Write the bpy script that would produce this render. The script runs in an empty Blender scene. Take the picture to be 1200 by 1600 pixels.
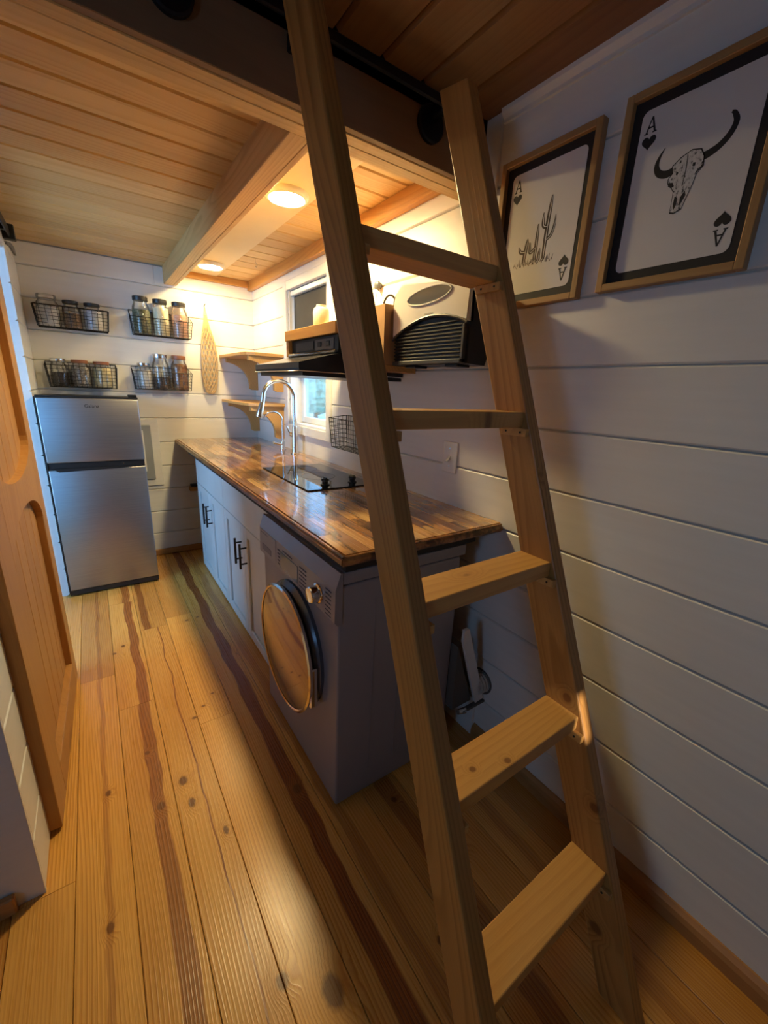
import bpy, bmesh, math, random
from mathutils import Vector, Matrix
random.seed(7)
SC = bpy.context.scene
COL = SC.collection
PI = math.pi

# ------------------------------------------------------------------ camera
cam_d = bpy.data.cameras.new('camera')
cam_d.sensor_fit = 'HORIZONTAL'; cam_d.sensor_width = 36.0; cam_d.lens = 19.2037
cam_d.clip_start = 0.01; cam_d.clip_end = 200
cam = bpy.data.objects.new('camera', cam_d); COL.objects.link(cam)
RM = ((0.822595, -0.566761, 0.04603), (-0.124248, -0.258144, -0.958084), (0.554887, 0.782396, -0.282767))
m = Matrix.Identity(4)
for i in range(3):
    m[i][0] = RM[0][i]; m[i][1] = -RM[1][i]; m[i][2] = -RM[2][i]
m[0][3], m[1][3], m[2][3] = 0.0, 0.0, 1.33
cam.matrix_world = m
SC.camera = cam

# ------------------------------------------------------------------ world, daylight, exposure
W = bpy.data.worlds.new('world'); SC.world = W; W.use_nodes = True
bgn = W.node_tree.nodes['Background']
bgn.inputs[0].default_value = (0.28, 0.58, 1.0, 1); bgn.inputs[1].default_value = 7.0

def area(name, loc, target, sx, sy, power, color, spread=180):
    d = bpy.data.lights.new(name, 'AREA'); d.shape = 'RECTANGLE'; d.size = sx; d.size_y = sy
    d.energy = power; d.color = color; d.spread = math.radians(spread)
    o = bpy.data.objects.new(name, d); COL.objects.link(o); o.location = loc
    o.rotation_euler = (Vector(target) - Vector(loc)).to_track_quat('-Z', 'Y').to_euler()
    return o
# daylight coming in through the kitchen window, the bathroom window and the rear windows
def portal(name, loc, target, sx, sy):
    o = area(name, loc, target, sx, sy, 1.0, (1, 1, 1)); o.data.cycles.is_portal = True; return o
portal('daylight_kitchen_window', (1.26, 2.47, 1.50), (0.2, 2.47, 1.50), 0.56, 0.84)
portal('daylight_bathroom_window', (-1.71, 1.83, 1.225), (0.0, 1.83, 1.225), 1.20, 1.65)
portal('daylight_front_window', (-1.71, -0.22, 1.30), (0.0, -0.22, 1.30), 0.42, 0.5)
# low sun through a slit added to the rear wall, aimed at the ladder
SUN_P, SUN_S = Vector((0.822, 0.343, 0.655)), Vector((0.50, -2.45, 1.32))
sun_d = bpy.data.lights.new('sun', 'SUN'); sun_d.energy = 5.0; sun_d.color = (1.0, 0.86, 0.66); sun_d.angle = math.radians(0.53)
sun = bpy.data.objects.new('sun', sun_d); COL.objects.link(sun)
sun.rotation_euler = (SUN_P - SUN_S).to_track_quat('-Z', 'Y').to_euler()
SC.view_settings.view_transform = 'Standard'; SC.view_settings.look = 'None'
SC.view_settings.gamma = 1.0; SC.view_settings.use_curve_mapping = False
SC.view_settings.exposure = 0.55
SC.cycles.max_bounces = 10; SC.cycles.diffuse_bounces = 6; SC.cycles.glossy_bounces = 5
SC.cycles.transparent_max_bounces = 24
PUCK = 410.0

# ------------------------------------------------------------------ node helpers
class NT:
    def __init__(s, name):
        s.m = bpy.data.materials.new(name); s.m.use_nodes = True
        s.t = s.m.node_tree; s.t.nodes.clear()
        s.out = s.t.nodes.new('ShaderNodeOutputMaterial')
    def n(s, typ, **kw):
        x = s.t.nodes.new(typ)
        for k, v in kw.items(): setattr(x, k, v)
        return x
    def put(s, sock, v):
        if hasattr(v, 'node'): s.t.links.new(v, sock)
        elif v is not None:
            if isinstance(v, (tuple, list)) and len(v) == 3 and sock.type == 'RGBA': v = (*v, 1)
            sock.default_value = v
    def math(s, op, a, b=None, c=None, clamp=False):
        x = s.n('ShaderNodeMath', operation=op, use_clamp=clamp)
        for i, v in enumerate((a, b, c)):
            if v is not None: s.put(x.inputs[i], v)
        return x.outputs[0]
    def vm(s, op, a, b=None):
        x = s.n('ShaderNodeVectorMath', operation=op)
        s.put(x.inputs[0], a)
        if b is not None: s.put(x.inputs[1], b)
        return x.outputs['Value'] if op in ('DOT_PRODUCT', 'LENGTH', 'DISTANCE') else x.outputs[0]
    def comb(s, x, y, z):
        c = s.n('ShaderNodeCombineXYZ')
        for i, v in enumerate((x, y, z)): s.put(c.inputs[i], v)
        return c.outputs[0]
    def noise(s, vec, scale=1.0, detail=2.0, rough=0.5, dist=0.0):
        x = s.n('ShaderNodeTexNoise'); s.put(x.inputs['Vector'], vec)
        x.inputs['Scale'].default_value = scale; x.inputs['Detail'].default_value = detail
        x.inputs['Roughness'].default_value = rough; x.inputs['Distortion'].default_value = dist
        return x.outputs[0]
    def ramp(s, fac, stops, interp='LINEAR'):
        x = s.n('ShaderNodeValToRGB'); x.color_ramp.interpolation = interp
        e = x.color_ramp.elements
        while len(e) < len(stops): e.new(0.5)
        for i, (p, c) in enumerate(stops):
            e[i].position = p
            e[i].color = (c, c, c, 1) if isinstance(c, (int, float)) else (*c, 1)
        s.put(x.inputs[0], fac); return x.outputs[0]
    def mix(s, fac, a, b, blend='MIX'):
        x = s.n('ShaderNodeMix', data_type='RGBA', blend_type=blend)
        s.put(x.inputs[0], fac); s.put(x.inputs[6], a); s.put(x.inputs[7], b)
        return x.outputs[2]
    def coord(s): return s.n('ShaderNodeTexCoord').outputs['Object']
    def rand(s): return s.n('ShaderNodeObjectInfo').outputs['Random']
    def attr(s, name):
        return s.n('ShaderNodeAttribute', attribute_type='OBJECT', attribute_name=name).outputs['Fac']
    def bump(s, h, strength=0.3, dist=0.002):
        x = s.n('ShaderNodeBump'); x.inputs['Strength'].default_value = strength; x.inputs['Distance'].default_value = dist
        s.put(x.inputs['Height'], h); return x.outputs[0]
    def bsdf(s, col=(0.8, 0.8, 0.8), rough=0.5, metal=0.0, normal=None, **kw):
        b = s.n('ShaderNodeBsdfPrincipled')
        s.put(b.inputs['Base Color'], col); s.put(b.inputs['Roughness'], rough); s.put(b.inputs['Metallic'], metal)
        if normal is not None: s.put(b.inputs['Normal'], normal)
        for k, v in kw.items(): s.put(b.inputs[k.replace('_', ' ')], v)
        s.t.links.new(b.outputs[0], s.out.inputs[0]); return b
MATS = {}
def plain(name, col, rough=0.5, metal=0.0, var=0.06, bump=0.0, bscale=60, **kw):
    if name in MATS: return MATS[name]
    t = NT(name); co = t.coord()
    v = t.noise(co, 7.0, 3.0)
    lo = tuple(c * (1 - var) for c in col); hi = tuple(min(1, c * (1 + var)) for c in col)
    c = t.ramp(v, [(0.3, lo), (0.7, hi)])
    nm = t.bump(t.noise(co, bscale, 2.0), bump, 0.001) if bump else None
    t.bsdf(c, rough, metal, nm, **kw)
    MATS[name] = t.m; return t.m

AX = {'X': ((1, 0, 0), (0, 1, 0), (0, 0, 1)), 'Y': ((0, 1, 0), (1, 0, 0), (0, 0, 1)), 'Z': ((0, 0, 1), (1, 0, 0), (0, 1, 0))}
def wood(name, axis, light, dark, ring=70.0, swirl=9.0, knots=0.72, rough=0.45, spec=0.5, contrast=0.75,
         knot_col=(0.10, 0.035, 0.012), hand_knots=(), streaks=False, coat=0.0, tone=0.16, ksize=0.05, blot=0.25, bumps=0.15, kscale=(2.2, 6.0)):
    if name in MATS: return MATS[name]
    t = NT(name); ax = AX[axis] if isinstance(axis, str) else axis
    co = t.coord(); rnd = t.rand()
    off = t.vm('MULTIPLY', t.comb(rnd, t.math('FRACT', t.math('MULTIPLY', rnd, 17.3)), t.math('FRACT', t.math('MULTIPLY', rnd, 53.7))), (9.0, 7.0, 5.0))
    p = t.vm('ADD', co, off)
    U = t.vm('DOT_PRODUCT', p, ax[0]); V = t.vm('DOT_PRODUCT', p, ax[1]); Wd = t.vm('DOT_PRODUCT', p, ax[2])
    sm = t.comb(t.math('MULTIPLY', U, 0.9), t.math('MULTIPLY', V, 7.0), t.math('MULTIPLY', Wd, 7.0))
    field = t.math('MULTIPLY', t.noise(sm, 1.0, 1.0, 0.4), swirl)
    # knots: sparse cells, the rings bend round them
    vor = t.n('ShaderNodeTexVoronoi'); vor.inputs['Scale'].default_value = 1.0
    t.put(vor.inputs['Vector'], t.comb(t.math('MULTIPLY', U, kscale[0]), t.math('MULTIPLY', V, kscale[1]), t.math('MULTIPLY', Wd, kscale[1] * 0.12)))
    sep = t.n('ShaderNodeSeparateColor'); t.put(sep.inputs[0], vor.outputs['Color'])
    gate = t.math('GREATER_THAN', sep.outputs[0], knots)
    kd = t.math('ADD', vor.outputs['Distance'], t.math('MULTIPLY', t.noise(p, 40.0, 2.0), 0.04))
    kn = t.math('MULTIPLY', t.ramp(kd, [(ksize, 1.0), (ksize * 1.9, 0.0)]), gate)
    halo = t.math('MULTIPLY', t.ramp(kd, [(ksize, 1.0), (ksize * 7, 0.0)], 'EASE'), gate)
    ksd = streaks
    for (kx, ky, kz, r, el) in hand_knots:
        dv = t.vm('SUBTRACT', co, (kx, ky, kz))
        a = t.vm('DOT_PRODUCT', dv, ax[0]); b = t.vm('DOT_PRODUCT', dv, ax[1]); c = t.vm('DOT_PRODUCT', dv, ax[2])
        ln = t.vm('LENGTH', t.comb(t.math('MULTIPLY', a, 1.0 / (r * el)), t.math('MULTIPLY', b, 1.0 / r), t.math('MULTIPLY', c, (0.3 if ksd else 1.0) / r)))
        ln = t.math('ADD', ln, t.math('MULTIPLY', t.math('SUBTRACT', t.noise(p, 60.0, 2.0), 0.5), 0.5))
        kn = t.math('MAXIMUM', kn, t.ramp(t.math('MULTIPLY', ln, 0.4), [(0.3, 1.0), (0.5, 0.0)]))
        halo = t.math("MAXIMUM", halo, t.ramp(t.math("MULTIPLY", ln, 0.2), [(0.1, 0.9), (0.7, 0.0)], 'EASE'))
    ph = t.math('ADD', t.math('ADD', t.math('MULTIPLY', V, ring), t.math('MULTIPLY', Wd, ring * 0.6)), t.math('ADD', field, t.math('MULTIPLY', halo, 3.0)))
    fr = t.math('FRACT', ph)
    g = t.ramp(fr, [(0.0, 0.12), (0.45, 0.35), (0.80, 1.0), (0.90, 0.9), (1.0, 0.12)])
    fine = t.noise(t.comb(t.math('MULTIPLY', U, 6.0), t.math('MULTIPLY', V, 420.0), t.math('MULTIPLY', Wd, 420.0)), 1.0, 3.0, 0.6)
    ringvis = t.noise(t.comb(t.math('MULTIPLY', U, 0.8), t.math('MULTIPLY', V, 12.0), t.math('MULTIPLY', Wd, 12.0)), 1.0, 2.0)
    gg = t.math('MULTIPLY', g, t.math('MULTIPLY', t.ramp(ringvis, [(0.3, 0.25), (0.65, 1.0)]), contrast))
    col = t.mix(gg, light, dark)
    col = t.mix(t.math('MULTIPLY', t.ramp(fine, [(0.35, 1.0), (0.6, 0.0)]), 0.22), col, dark)
    bl = t.noise(t.comb(t.math('MULTIPLY', U, 1.3), t.math('MULTIPLY', V, 5.0), t.math('MULTIPLY', Wd, 5.0)), 1.0, 2.0)
    col = t.mix(t.math('MULTIPLY', t.ramp(bl, [(0.45, 0.0), (0.75, 1.0)]), blot), col, dark)
    if streaks:
        sx = t.attr('streak_x'); sw = t.attr('streak_w'); ss = t.attr('streak_s')
        wob = t.math('MULTIPLY', t.math('SUBTRACT', t.noise(t.comb(t.math('MULTIPLY', U, 3.2), 0.0, 0.0), 1.0, 2.0), 0.5), 0.05)
        d = t.math('ABSOLUTE', t.math('SUBTRACT', t.math('ADD', t.vm('DOT_PRODUCT', co, ax[1]), wob), sx))
        wv = t.math('MULTIPLY', sw, t.math('ADD', 0.55, t.noise(t.comb(t.math('MULTIPLY', U, 2.5), 7.0, 0.0), 1.0, 1.0)))
        msk = t.math('MULTIPLY', t.ramp(t.math('DIVIDE', d, wv), [(0.85, 1.0), (1.0, 0.0)]), ss)
        sc = t.mix(g, (0.30, 0.095, 0.020), (0.15, 0.038, 0.008))
        col = t.mix(msk, col, sc)
    col = t.mix(kn, col, knot_col)
    col = t.mix(t.math('MULTIPLY', halo, 0.30), col, dark)
    tn = t.math('MULTIPLY_ADD', rnd, tone * 2, 1.0 - tone)
    col = t.vm('SCALE', col) if False else t.mix(1.0, col, t.comb(tn, t.math('POWER', tn, 1.25), t.math('POWER', tn, 1.5)), 'MULTIPLY')
    nm = t.bump(t.math('ADD', t.math('MULTIPLY', g, 0.6), fine), bumps, 0.0012)
    rg = t.math('MULTIPLY_ADD', fine, 0.15, rough - 0.07)
    kw = {}
    b = t.bsdf(col, rg, 0.0, nm)
    b.inputs['Specular IOR Level'].default_value = spec
    if coat: b.inputs['Coat Weight'].default_value = coat; b.inputs['Coat Roughness'].default_value = 0.13
    MATS[name] = t.m; return t.m

def emit(name, col, strength):
    t = NT(name); e = t.n('ShaderNodeEmission'); e.inputs[0].default_value = (*col, 1); e.inputs[1].default_value = strength
    t.t.links.new(e.outputs[0], t.out.inputs[0]); MATS[name] = t.m; return t.m
def clear_glass(name, tint=(1, 1, 1), refl=0.12, rough=0.02):
    t = NT(name); tr = t.n('ShaderNodeBsdfTransparent'); tr.inputs[0].default_value = (*tint, 1)
    gl = t.n('ShaderNodeBsdfGlossy'); gl.inputs['Roughness'].default_value = rough
    lw = t.n('ShaderNodeLayerWeight'); lw.inputs[0].default_value = 0.25
    f = t.math('MULTIPLY_ADD', lw.outputs['Fresnel'], 0.8, refl * 0.3, clamp=True)
    mx = t.n('ShaderNodeMixShader'); t.put(mx.inputs[0], f)
    t.t.links.new(tr.outputs[0], mx.inputs[1]); t.t.links.new(gl.outputs[0], mx.inputs[2])
    t.t.links.new(mx.outputs[0], t.out.inputs[0]); MATS[name] = t.m; return t.m

# ------------------------------------------------------------------ mesh helpers
ORG = {}
def link(name, me, mat, parent=None):
    o = bpy.data.objects.new(name, me); COL.objects.link(o)
    if mat is not None:
        me.materials.clear(); me.materials.append(mat)
    if parent is not None:
        o.parent = parent; ORG[o] = ORG.get(parent, Vector((0, 0, 0)))
    else: ORG[o] = Vector((0, 0, 0))
    return o
def obj(name, bm, mat, parent=None, smooth=False, local=False):
    """bm in world coordinates -> one mesh object; a part is stored relative to its thing's base."""
    bmesh.ops.recalc_face_normals(bm, faces=bm.faces)
    if parent is not None and not local:
        off = ORG.get(parent, Vector((0, 0, 0)))
        bmesh.ops.translate(bm, vec=-off, verts=bm.verts)
    me = bpy.data.meshes.new(name); bm.to_mesh(me); bm.free()
    if smooth:
        me.polygons.foreach_set('use_smooth', [True] * len(me.polygons))
        try: me.set_sharp_from_angle(angle=math.radians(40))
        except Exception: pass
    return link(name, me, mat, parent)
def thing(name, loc, label, cat, group=None):
    o = bpy.data.objects.new(name, None); COL.objects.link(o); o.location = loc; ORG[o] = Vector(loc)
    o.empty_display_size = 0.05
    o['label'] = label; o['category'] = cat
    if group: o['group'] = group
    return o
def tag(o, label, cat, group=None):
    o['label'] = label; o['category'] = cat
    if group: o['group'] = group
    return o
def struct(name, bm, mat, parent=None, label=None, smooth=False):
    o = obj(name, bm, mat, parent, smooth)
    if parent is None: o['kind'] = 'structure'
    if label: o['label'] = label
    return o
def sroot(name, label=None):
    o = bpy.data.objects.new(name, None); COL.objects.link(o); ORG[o] = Vector((0, 0, 0)); o['kind'] = 'structure'
    o.empty_display_size = 0.05
    if label: o['label'] = label
    return o
def B(): return bmesh.new()
def box(bm, x0, x1, y0, y1, z0, z1, bev=0.0, seg=1):
    r = bmesh.ops.create_cube(bm, size=1.0); vs = r['verts']
    for v in vs:
        v.co = Vector(((x0 + x1) / 2 + v.co.x * (x1 - x0), (y0 + y1) / 2 + v.co.y * (y1 - y0), (z0 + z1) / 2 + v.co.z * (z1 - z0)))
    if bev > 0:
        es = list({e for v in vs for e in v.link_edges})
        bmesh.ops.bevel(bm, geom=es, offset=bev, segments=seg, profile=0.5, affect='EDGES')
    return bm
def bx(*a, **k): return box(B(), *a, **k)
def tube(bm, pts, r, n=6, closed=False, cap=True):
    pts = [Vector(p) for p in pts]; N = len(pts); rings = []
    rr = r if isinstance(r, (list, tuple)) else [r] * N
    up = None
    for i, p in enumerate(pts):
        if closed: d = pts[(i + 1) % N] - pts[i - 1]
        else: d = pts[min(i + 1, N - 1)] - pts[max(i - 1, 0)]
        if d.length < 1e-9: d = Vector((0, 0, 1))
        d.normalize()
        if up is None:
            a = Vector((0, 0, 1)) if abs(d.z) < 0.9 else Vector((1, 0, 0))
            up = d.cross(a).normalized()
        else:
            up = (up - d * up.dot(d))
            up = up.normalized() if up.length > 1e-6 else d.orthogonal().normalized()
        s = d.cross(up)
        rings.append([bm.verts.new(p + (up * math.cos(2 * PI * k / n) + s * math.sin(2 * PI * k / n)) * rr[i]) for k in range(n)])
    for i in range(N if closed else N - 1):
        a, b = rings[i], rings[(i + 1) % N]
        for k in range(n):
            bm.faces.new((a[k], a[(k + 1) % n], b[(k + 1) % n], b[k]))
    if cap and not closed:
        bm.faces.new(rings[0]); bm.faces.new(rings[-1][::-1])
    return bm
def lathe(bm, prof, c, n=24, axis='Z', cap=True):
    """prof: (radius, height) pairs; axis Z up, or -X / Y pointing directions."""
    c = Vector(c); rings = []
    def P(r, h, a):
        x, y = r * math.cos(a), r * math.sin(a)
        if axis == 'Z': return c + Vector((x, y, h))
        if axis == '-X': return c + Vector((-h, x, y))
        if axis == '-Y': return c + Vector((x, -h, y))
        return c + Vector((x, h, y))
    for r, h in prof:
        rings.append([bm.verts.new(P(max(r, 1e-5), h, 2 * PI * k / n)) for k in range(n)])
    for a, b in zip(rings, rings[1:]):
        for k in range(n): bm.faces.new((a[k], a[(k + 1) % n], b[(k + 1) % n], b[k]))
    if cap:
        if prof[0][0] > 1e-4: bm.faces.new(rings[0])
        if prof[-1][0] > 1e-4: bm.faces.new(rings[-1][::-1])
    bmesh.ops.remove_doubles(bm, verts=bm.verts, dist=2e-5)
    return bm
def prism(bm, poly, f0, f1):
    """poly: 2-D points; f0, f1: functions from (u,v) to 3-D for the two end faces."""
    a = [bm.verts.new(f0(*p)) for p in poly]; b = [bm.verts.new(f1(*p)) for p in poly]
    n = len(poly)
    bm.faces.new(a); bm.faces.new(b[::-1])
    for i in range(n): bm.faces.new((a[i], b[i], b[(i + 1) % n], a[(i + 1) % n]))
    return bm
def prism_x(poly, x0, x1, bm=None):   # poly in (y,z)
    return prism(bm or B(), poly, lambda y, z: Vector((x0, y, z)), lambda y, z: Vector((x1, y, z)))
def prism_y(poly, y0, y1, bm=None):   # poly in (x,z)
    return prism(bm or B(), poly, lambda x, z: Vector((x, y0, z)), lambda x, z: Vector((x, y1, z)))
def prism_z(poly, z0, z1, bm=None):   # poly in (x,y)
    return prism(bm or B(), poly, lambda x, y: Vector((x, y, z0)), lambda x, y: Vector((x, y, z1)))
def text_mesh(txt, size, extrude=0.0006):
    cu = bpy.data.curves.new('lettering', 'FONT'); cu.body = txt; cu.size = size; cu.extrude = extrude
    cu.align_x = 'CENTER'; cu.align_y = 'CENTER'
    o = bpy.data.objects.new('lettering_tmp', cu); COL.objects.link(o)
    dg = bpy.context.evaluated_depsgraph_get(); dg.update()
    me = bpy.data.meshes.new_from_object(o.evaluated_get(dg))
    bpy.data.objects.remove(o); bpy.data.curves.remove(cu)
    bm = B(); bm.from_mesh(me); bpy.data.meshes.remove(me); return bm
def xf(bm, mat): bmesh.ops.transform(bm, matrix=mat, verts=bm.verts); return bm

# ------------------------------------------------------------------ materials
WHITE = (0.78, 0.775, 0.75)
def white_paint(name, col, rough=0.5):
    t = NT(name); co = t.coord(); rnd = t.rand()
    n1 = t.noise(t.vm('MULTIPLY', co, (1.2, 1.2, 14.0)), 3.0, 3.0)
    c = t.ramp(n1, [(0.3, tuple(x * 0.95 for x in col)), (0.7, col)])
    dirt = t.noise(co, 2.3, 4.0, 0.7)
    c = t.mix(t.ramp(dirt, [(0.62, 0.0), (0.8, 0.22)]), c, tuple(x * 0.8 for x in col))
    tn = t.math('MULTIPLY_ADD', rnd, 0.05, 0.95)
    c = t.mix(1.0, c, t.comb(tn, tn, tn), 'MULTIPLY')
    t.bsdf(c, rough, 0, t.bump(t.noise(t.vm('MULTIPLY', co, (3.0, 3.0, 60.0)), 12.0, 3.0), 0.10, 0.001))
    MATS[name] = t.m; return t.m
M_wall = white_paint('shiplap_white', WHITE, 0.42)
M_trimw = white_paint('trim_white', (0.76, 0.76, 0.75), 0.35)
M_dark = plain('dark_gap', (0.10, 0.09, 0.08), 0.9)
M_plain_wall = plain('plaster', (0.62, 0.62, 0.62), 0.8)
FK = [(-0.125, 0.93, 0, .012, 1.6), (0.025, 1.21, 0, .016, 1.3), (0.01, 1.46, 0, .012, 1.0), (0.10, 1.27, 0, .018, 1.4), (0.11, 1.17, 0, .014, 1.8), (-0.115, 1.35, 0, .011, 1.5),
      (0.19, 1.55, 0, .013, 0.7), (0.235, 1.60, 0, .012, 0.7), (0.285, 1.66, 0, .010, 0.7), (-0.02, 2.25, 0, .012, 1.2), (-0.06, 2.20, 0, .012, 1.0), (0.42, 1.03, 0, .02, 1.4),
      (0.76, 0.60, 0, .022, 1.3), (0.68, 0.82, 0, .012, 1.2), (0.29, 0.52, 0, .03, 1.6), (0.2, 0.60, 0, .02, 1.2), (0.3, 2.35, 0, .014, .8), (0.36, 2.36, 0, .012, .8), (0.56, 0.45, 0, .012, 1.4), (0.18, 1.02, 0, .01, 2.0)]
FK = [(a, b, c, r * 0.72, e) for a, b, c, r, e in FK]
M_floor = wood('pine_floor', 'Y', (0.66, 0.355, 0.085), (0.40, 0.150, 0.020), ring=110, swirl=9, knots=0.93, rough=0.28, contrast=0.95, hand_knots=FK, streaks=True,
               knot_col=(0.07, 0.022, 0.008), tone=0.19, ksize=0.035, blot=0.4, bumps=0.2)
M_ceil = wood('pine_ceiling', 'X', (0.66, 0.46, 0.20), (0.52, 0.31, 0.10), ring=40, swirl=8, knots=0.80, rough=0.5, contrast=0.85, tone=0.14, ksize=0.05, knot_col=(0.22, 0.10, 0.035))
M_ceilf = wood('pine_ceiling_front', 'Y', (0.26, 0.125, 0.045), (0.17, 0.07, 0.02), ring=40, swirl=8, knots=0.86, rough=0.5, contrast=0.5, tone=0.10)  # pine in darker tones than the kitchen planks
M_beamY = wood('pine_beam_y', 'Y', (0.64, 0.43, 0.185), (0.44, 0.25, 0.08), ring=55, swirl=12, knots=0.9, rough=0.5, contrast=0.9, tone=0.08, ksize=0.04, knot_col=(0.2, 0.08, 0.03))
M_beamX = wood('pine_beam_x', 'X', (0.64, 0.43, 0.185), (0.48, 0.28, 0.09), ring=55, swirl=8, knots=0.93, rough=0.5, contrast=0.5, tone=0.08, ksize=0.04)
M_trimY = wood('pine_trim_y', 'Y', (0.62, 0.33, 0.09), (0.42, 0.18, 0.035), ring=60, swirl=8, knots=0.6, rough=0.45, contrast=0.6, tone=0.08, ksize=0.07, knot_col=(0.16, 0.05, 0.015))
M_trimX = wood('pine_trim_x', 'X', (0.62, 0.33, 0.09), (0.42, 0.18, 0.035), ring=60, swirl=8, knots=0.8, rough=0.45, contrast=0.6, tone=0.08, ksize=0.05)
M_base = wood('baseboard_wood', 'Y', (0.40, 0.20, 0.07), (0.26, 0.11, 0.03), ring=50, swirl=6, knots=0.97, rough=0.4, tone=0.05)
M_baseX = wood('baseboard_wood_x', 'X', (0.50, 0.26, 0.09), (0.34, 0.15, 0.04), ring=50, swirl=6, knots=0.97, rough=0.4, tone=0.05)
LAD = (0, 0.3682, 0.9298)
M_ladS = wood('ladder_stile_wood', (LAD, (1, 0, 0), (0, 0.9298, -0.3682)), (0.48, 0.235, 0.062), (0.25, 0.098, 0.019), ring=85, swirl=14, knots=0.94, rough=0.42, contrast=1.0, tone=0.04, ksize=0.045, kscale=(1.8, 5.0), knot_col=(0.13, 0.042, 0.012), hand_knots=[(0.187, 0.255, 0.68, .011, 1.0), (0.187, 0.148, 0.465, .010, 1.2), (0.187, 0.086, 0.164, .014, 1.0), (0.187, 0.401, 1.164, .008, 1.4)])
M_ladR = wood('ladder_rung_wood', 'X', (0.60, 0.335, 0.105), (0.42, 0.20, 0.05), ring=60, swirl=8, knots=0.82, rough=0.42, contrast=0.6, tone=0.08, ksize=0.05, knot_col=(0.16, 0.06, 0.02), kscale=(5.0, 10.0), hand_knots=[(-0.114, 0.255, 0.654, .006, 1.1), (-0.041, 0.232, 0.654, .006, 1.2), (0.069, 0.213, 0.641, .006, 1.0)])
M_doorZ = wood('door_wood', 'Z', (0.46, 0.235, 0.075), (0.30, 0.125, 0.03), ring=35, swirl=9, knots=0.93, rough=0.4, contrast=0.45, tone=0.06, ksize=0.05)
M_shelf = wood('shelf_wood', 'Y', (0.60, 0.34, 0.11), (0.44, 0.21, 0.05), ring=60, swirl=7, knots=0.97, rough=0.45, contrast=0.45, tone=0.05)
M_frame = wood('frame_wood', 'Z', (0.45, 0.27, 0.105), (0.33, 0.17, 0.055), ring=90, swirl=6, knots=0.999, rough=0.5, contrast=0.5, tone=0.05)
M_frameY = wood('frame_wood_y', 'Y', (0.45, 0.27, 0.105), (0.33, 0.17, 0.055), ring=90, swirl=6, knots=0.999, rough=0.5, contrast=0.5, tone=0.05)
M_lightboard = plain('light_board', (0.72, 0.58, 0.34), 0.5, var=0.03)
def butcher(name):
    t = NT(name); co = t.coord(); rnd = t.rand()
    off = t.vm('MULTIPLY', t.comb(rnd, t.math('FRACT', t.math('MULTIPLY', rnd, 31.7)), rnd), (11.0, 13.0, 5.0))
    p = t.vm('ADD', co, off)
    base = t.ramp(rnd, [(0.0, (0.14, 0.055, 0.018)), (0.2, (0.33, 0.15, 0.045)), (0.45, (0.56, 0.29, 0.085)), (0.75, (0.68, 0.42, 0.15)), (0.88, (0.30, 0.11, 0.035)), (1.0, (0.50, 0.24, 0.07))])
    gr = t.noise(t.vm('MULTIPLY', p, (260.0, 5.0, 30.0)), 1.0, 3.0, 0.6)
    col = t.mix(t.math('MULTIPLY', t.ramp(gr, [(0.3, 1.0), (0.65, 0.0)]), 0.45), base, (0.22, 0.09, 0.025))
    burn = t.noise(t.vm('MULTIPLY', p, (22.0, 4.5, 10.0)), 1.0, 3.0, 0.6)
    col = t.mix(t.math('MULTIPLY', t.ramp(burn, [(0.50, 0.0), (0.64, 1.0)]), 0.92), col, (0.045, 0.018, 0.008))
    big = t.noise(t.vm('MULTIPLY', co, (5.0, 2.2, 3.0)), 1.0, 3.0, 0.6)
    col = t.mix(t.math('MULTIPLY', t.ramp(big, [(0.50, 0.0), (0.68, 1.0)]), 0.6), col, (0.06, 0.024, 0.010))
    b = t.bsdf(col, t.math('MULTIPLY_ADD', gr, 0.12, 0.20), 0.0, t.bump(t.math('ADD', gr, t.noise(co, 9.0, 3.0)), 0.10, 0.002))
    b.inputs['Coat Weight'].default_value = 1.0; b.inputs['Coat Roughness'].default_value = 0.08; b.inputs['Coat IOR'].default_value = 1.6; b.inputs['Specular IOR Level'].default_value = 0.2
    t.put(b.inputs['Coat Normal'], t.bump(t.noise(t.vm('MULTIPLY', co, (30.0, 8.0, 8.0)), 1.0, 3.0), 0.12, 0.003))
    MATS[name] = t.m; return t.m
M_butcher = butcher('butcher_block')
def edge_wood():
    t = NT('butcher_edge'); co = t.coord()
    n = t.noise(t.vm('MULTIPLY', co, (26.0, 5.0, 30.0)), 1.0, 3.0, 0.6)
    f = t.noise(t.vm('MULTIPLY', co, (120.0, 9.0, 160.0)), 1.0, 3.0)
    c = t.ramp(n, [(0.25, (0.50, 0.27, 0.09)), (0.45, (0.34, 0.15, 0.045)), (0.58, (0.10, 0.038, 0.014)), (0.75, (0.045, 0.018, 0.008))])
    c = t.mix(t.math('MULTIPLY', f, 0.35), c, (0.12, 0.05, 0.02))
    t.bsdf(c, 0.3); MATS['butcher_edge'] = t.m; return t.m
M_bedge = edge_wood()
def steel():
    t = NT('brushed_steel'); co = t.coord()
    n = t.noise(t.vm('MULTIPLY', co, (4.0, 40.0, 520.0)), 1.0, 3.0, 0.6)
    c = t.ramp(n, [(0.3, (0.32, 0.325, 0.34)), (0.7, (0.40, 0.405, 0.42))])
    t.bsdf(c, t.math('MULTIPLY_ADD', n, 0.12, 0.30), 0.95, t.bump(n, 0.03, 0.0005)); MATS['brushed_steel'] = t.m; return t.m
M_steel = steel()
M_black = plain('black_plastic', (0.012, 0.012, 0.013), 0.35)
M_blackmetal = plain('black_metal', (0.012, 0.012, 0.014), 0.4, 0.3)
M_rail = plain('rail_metal', (0.02, 0.022, 0.03), 0.35, 0.7)
M_chrome = plain('chrome', (0.82, 0.83, 0.85), 0.08, 1.0, var=0.01)
M_nickel = plain('brushed_nickel', (0.72, 0.72, 0.72), 0.22, 1.0, var=0.02)
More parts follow.
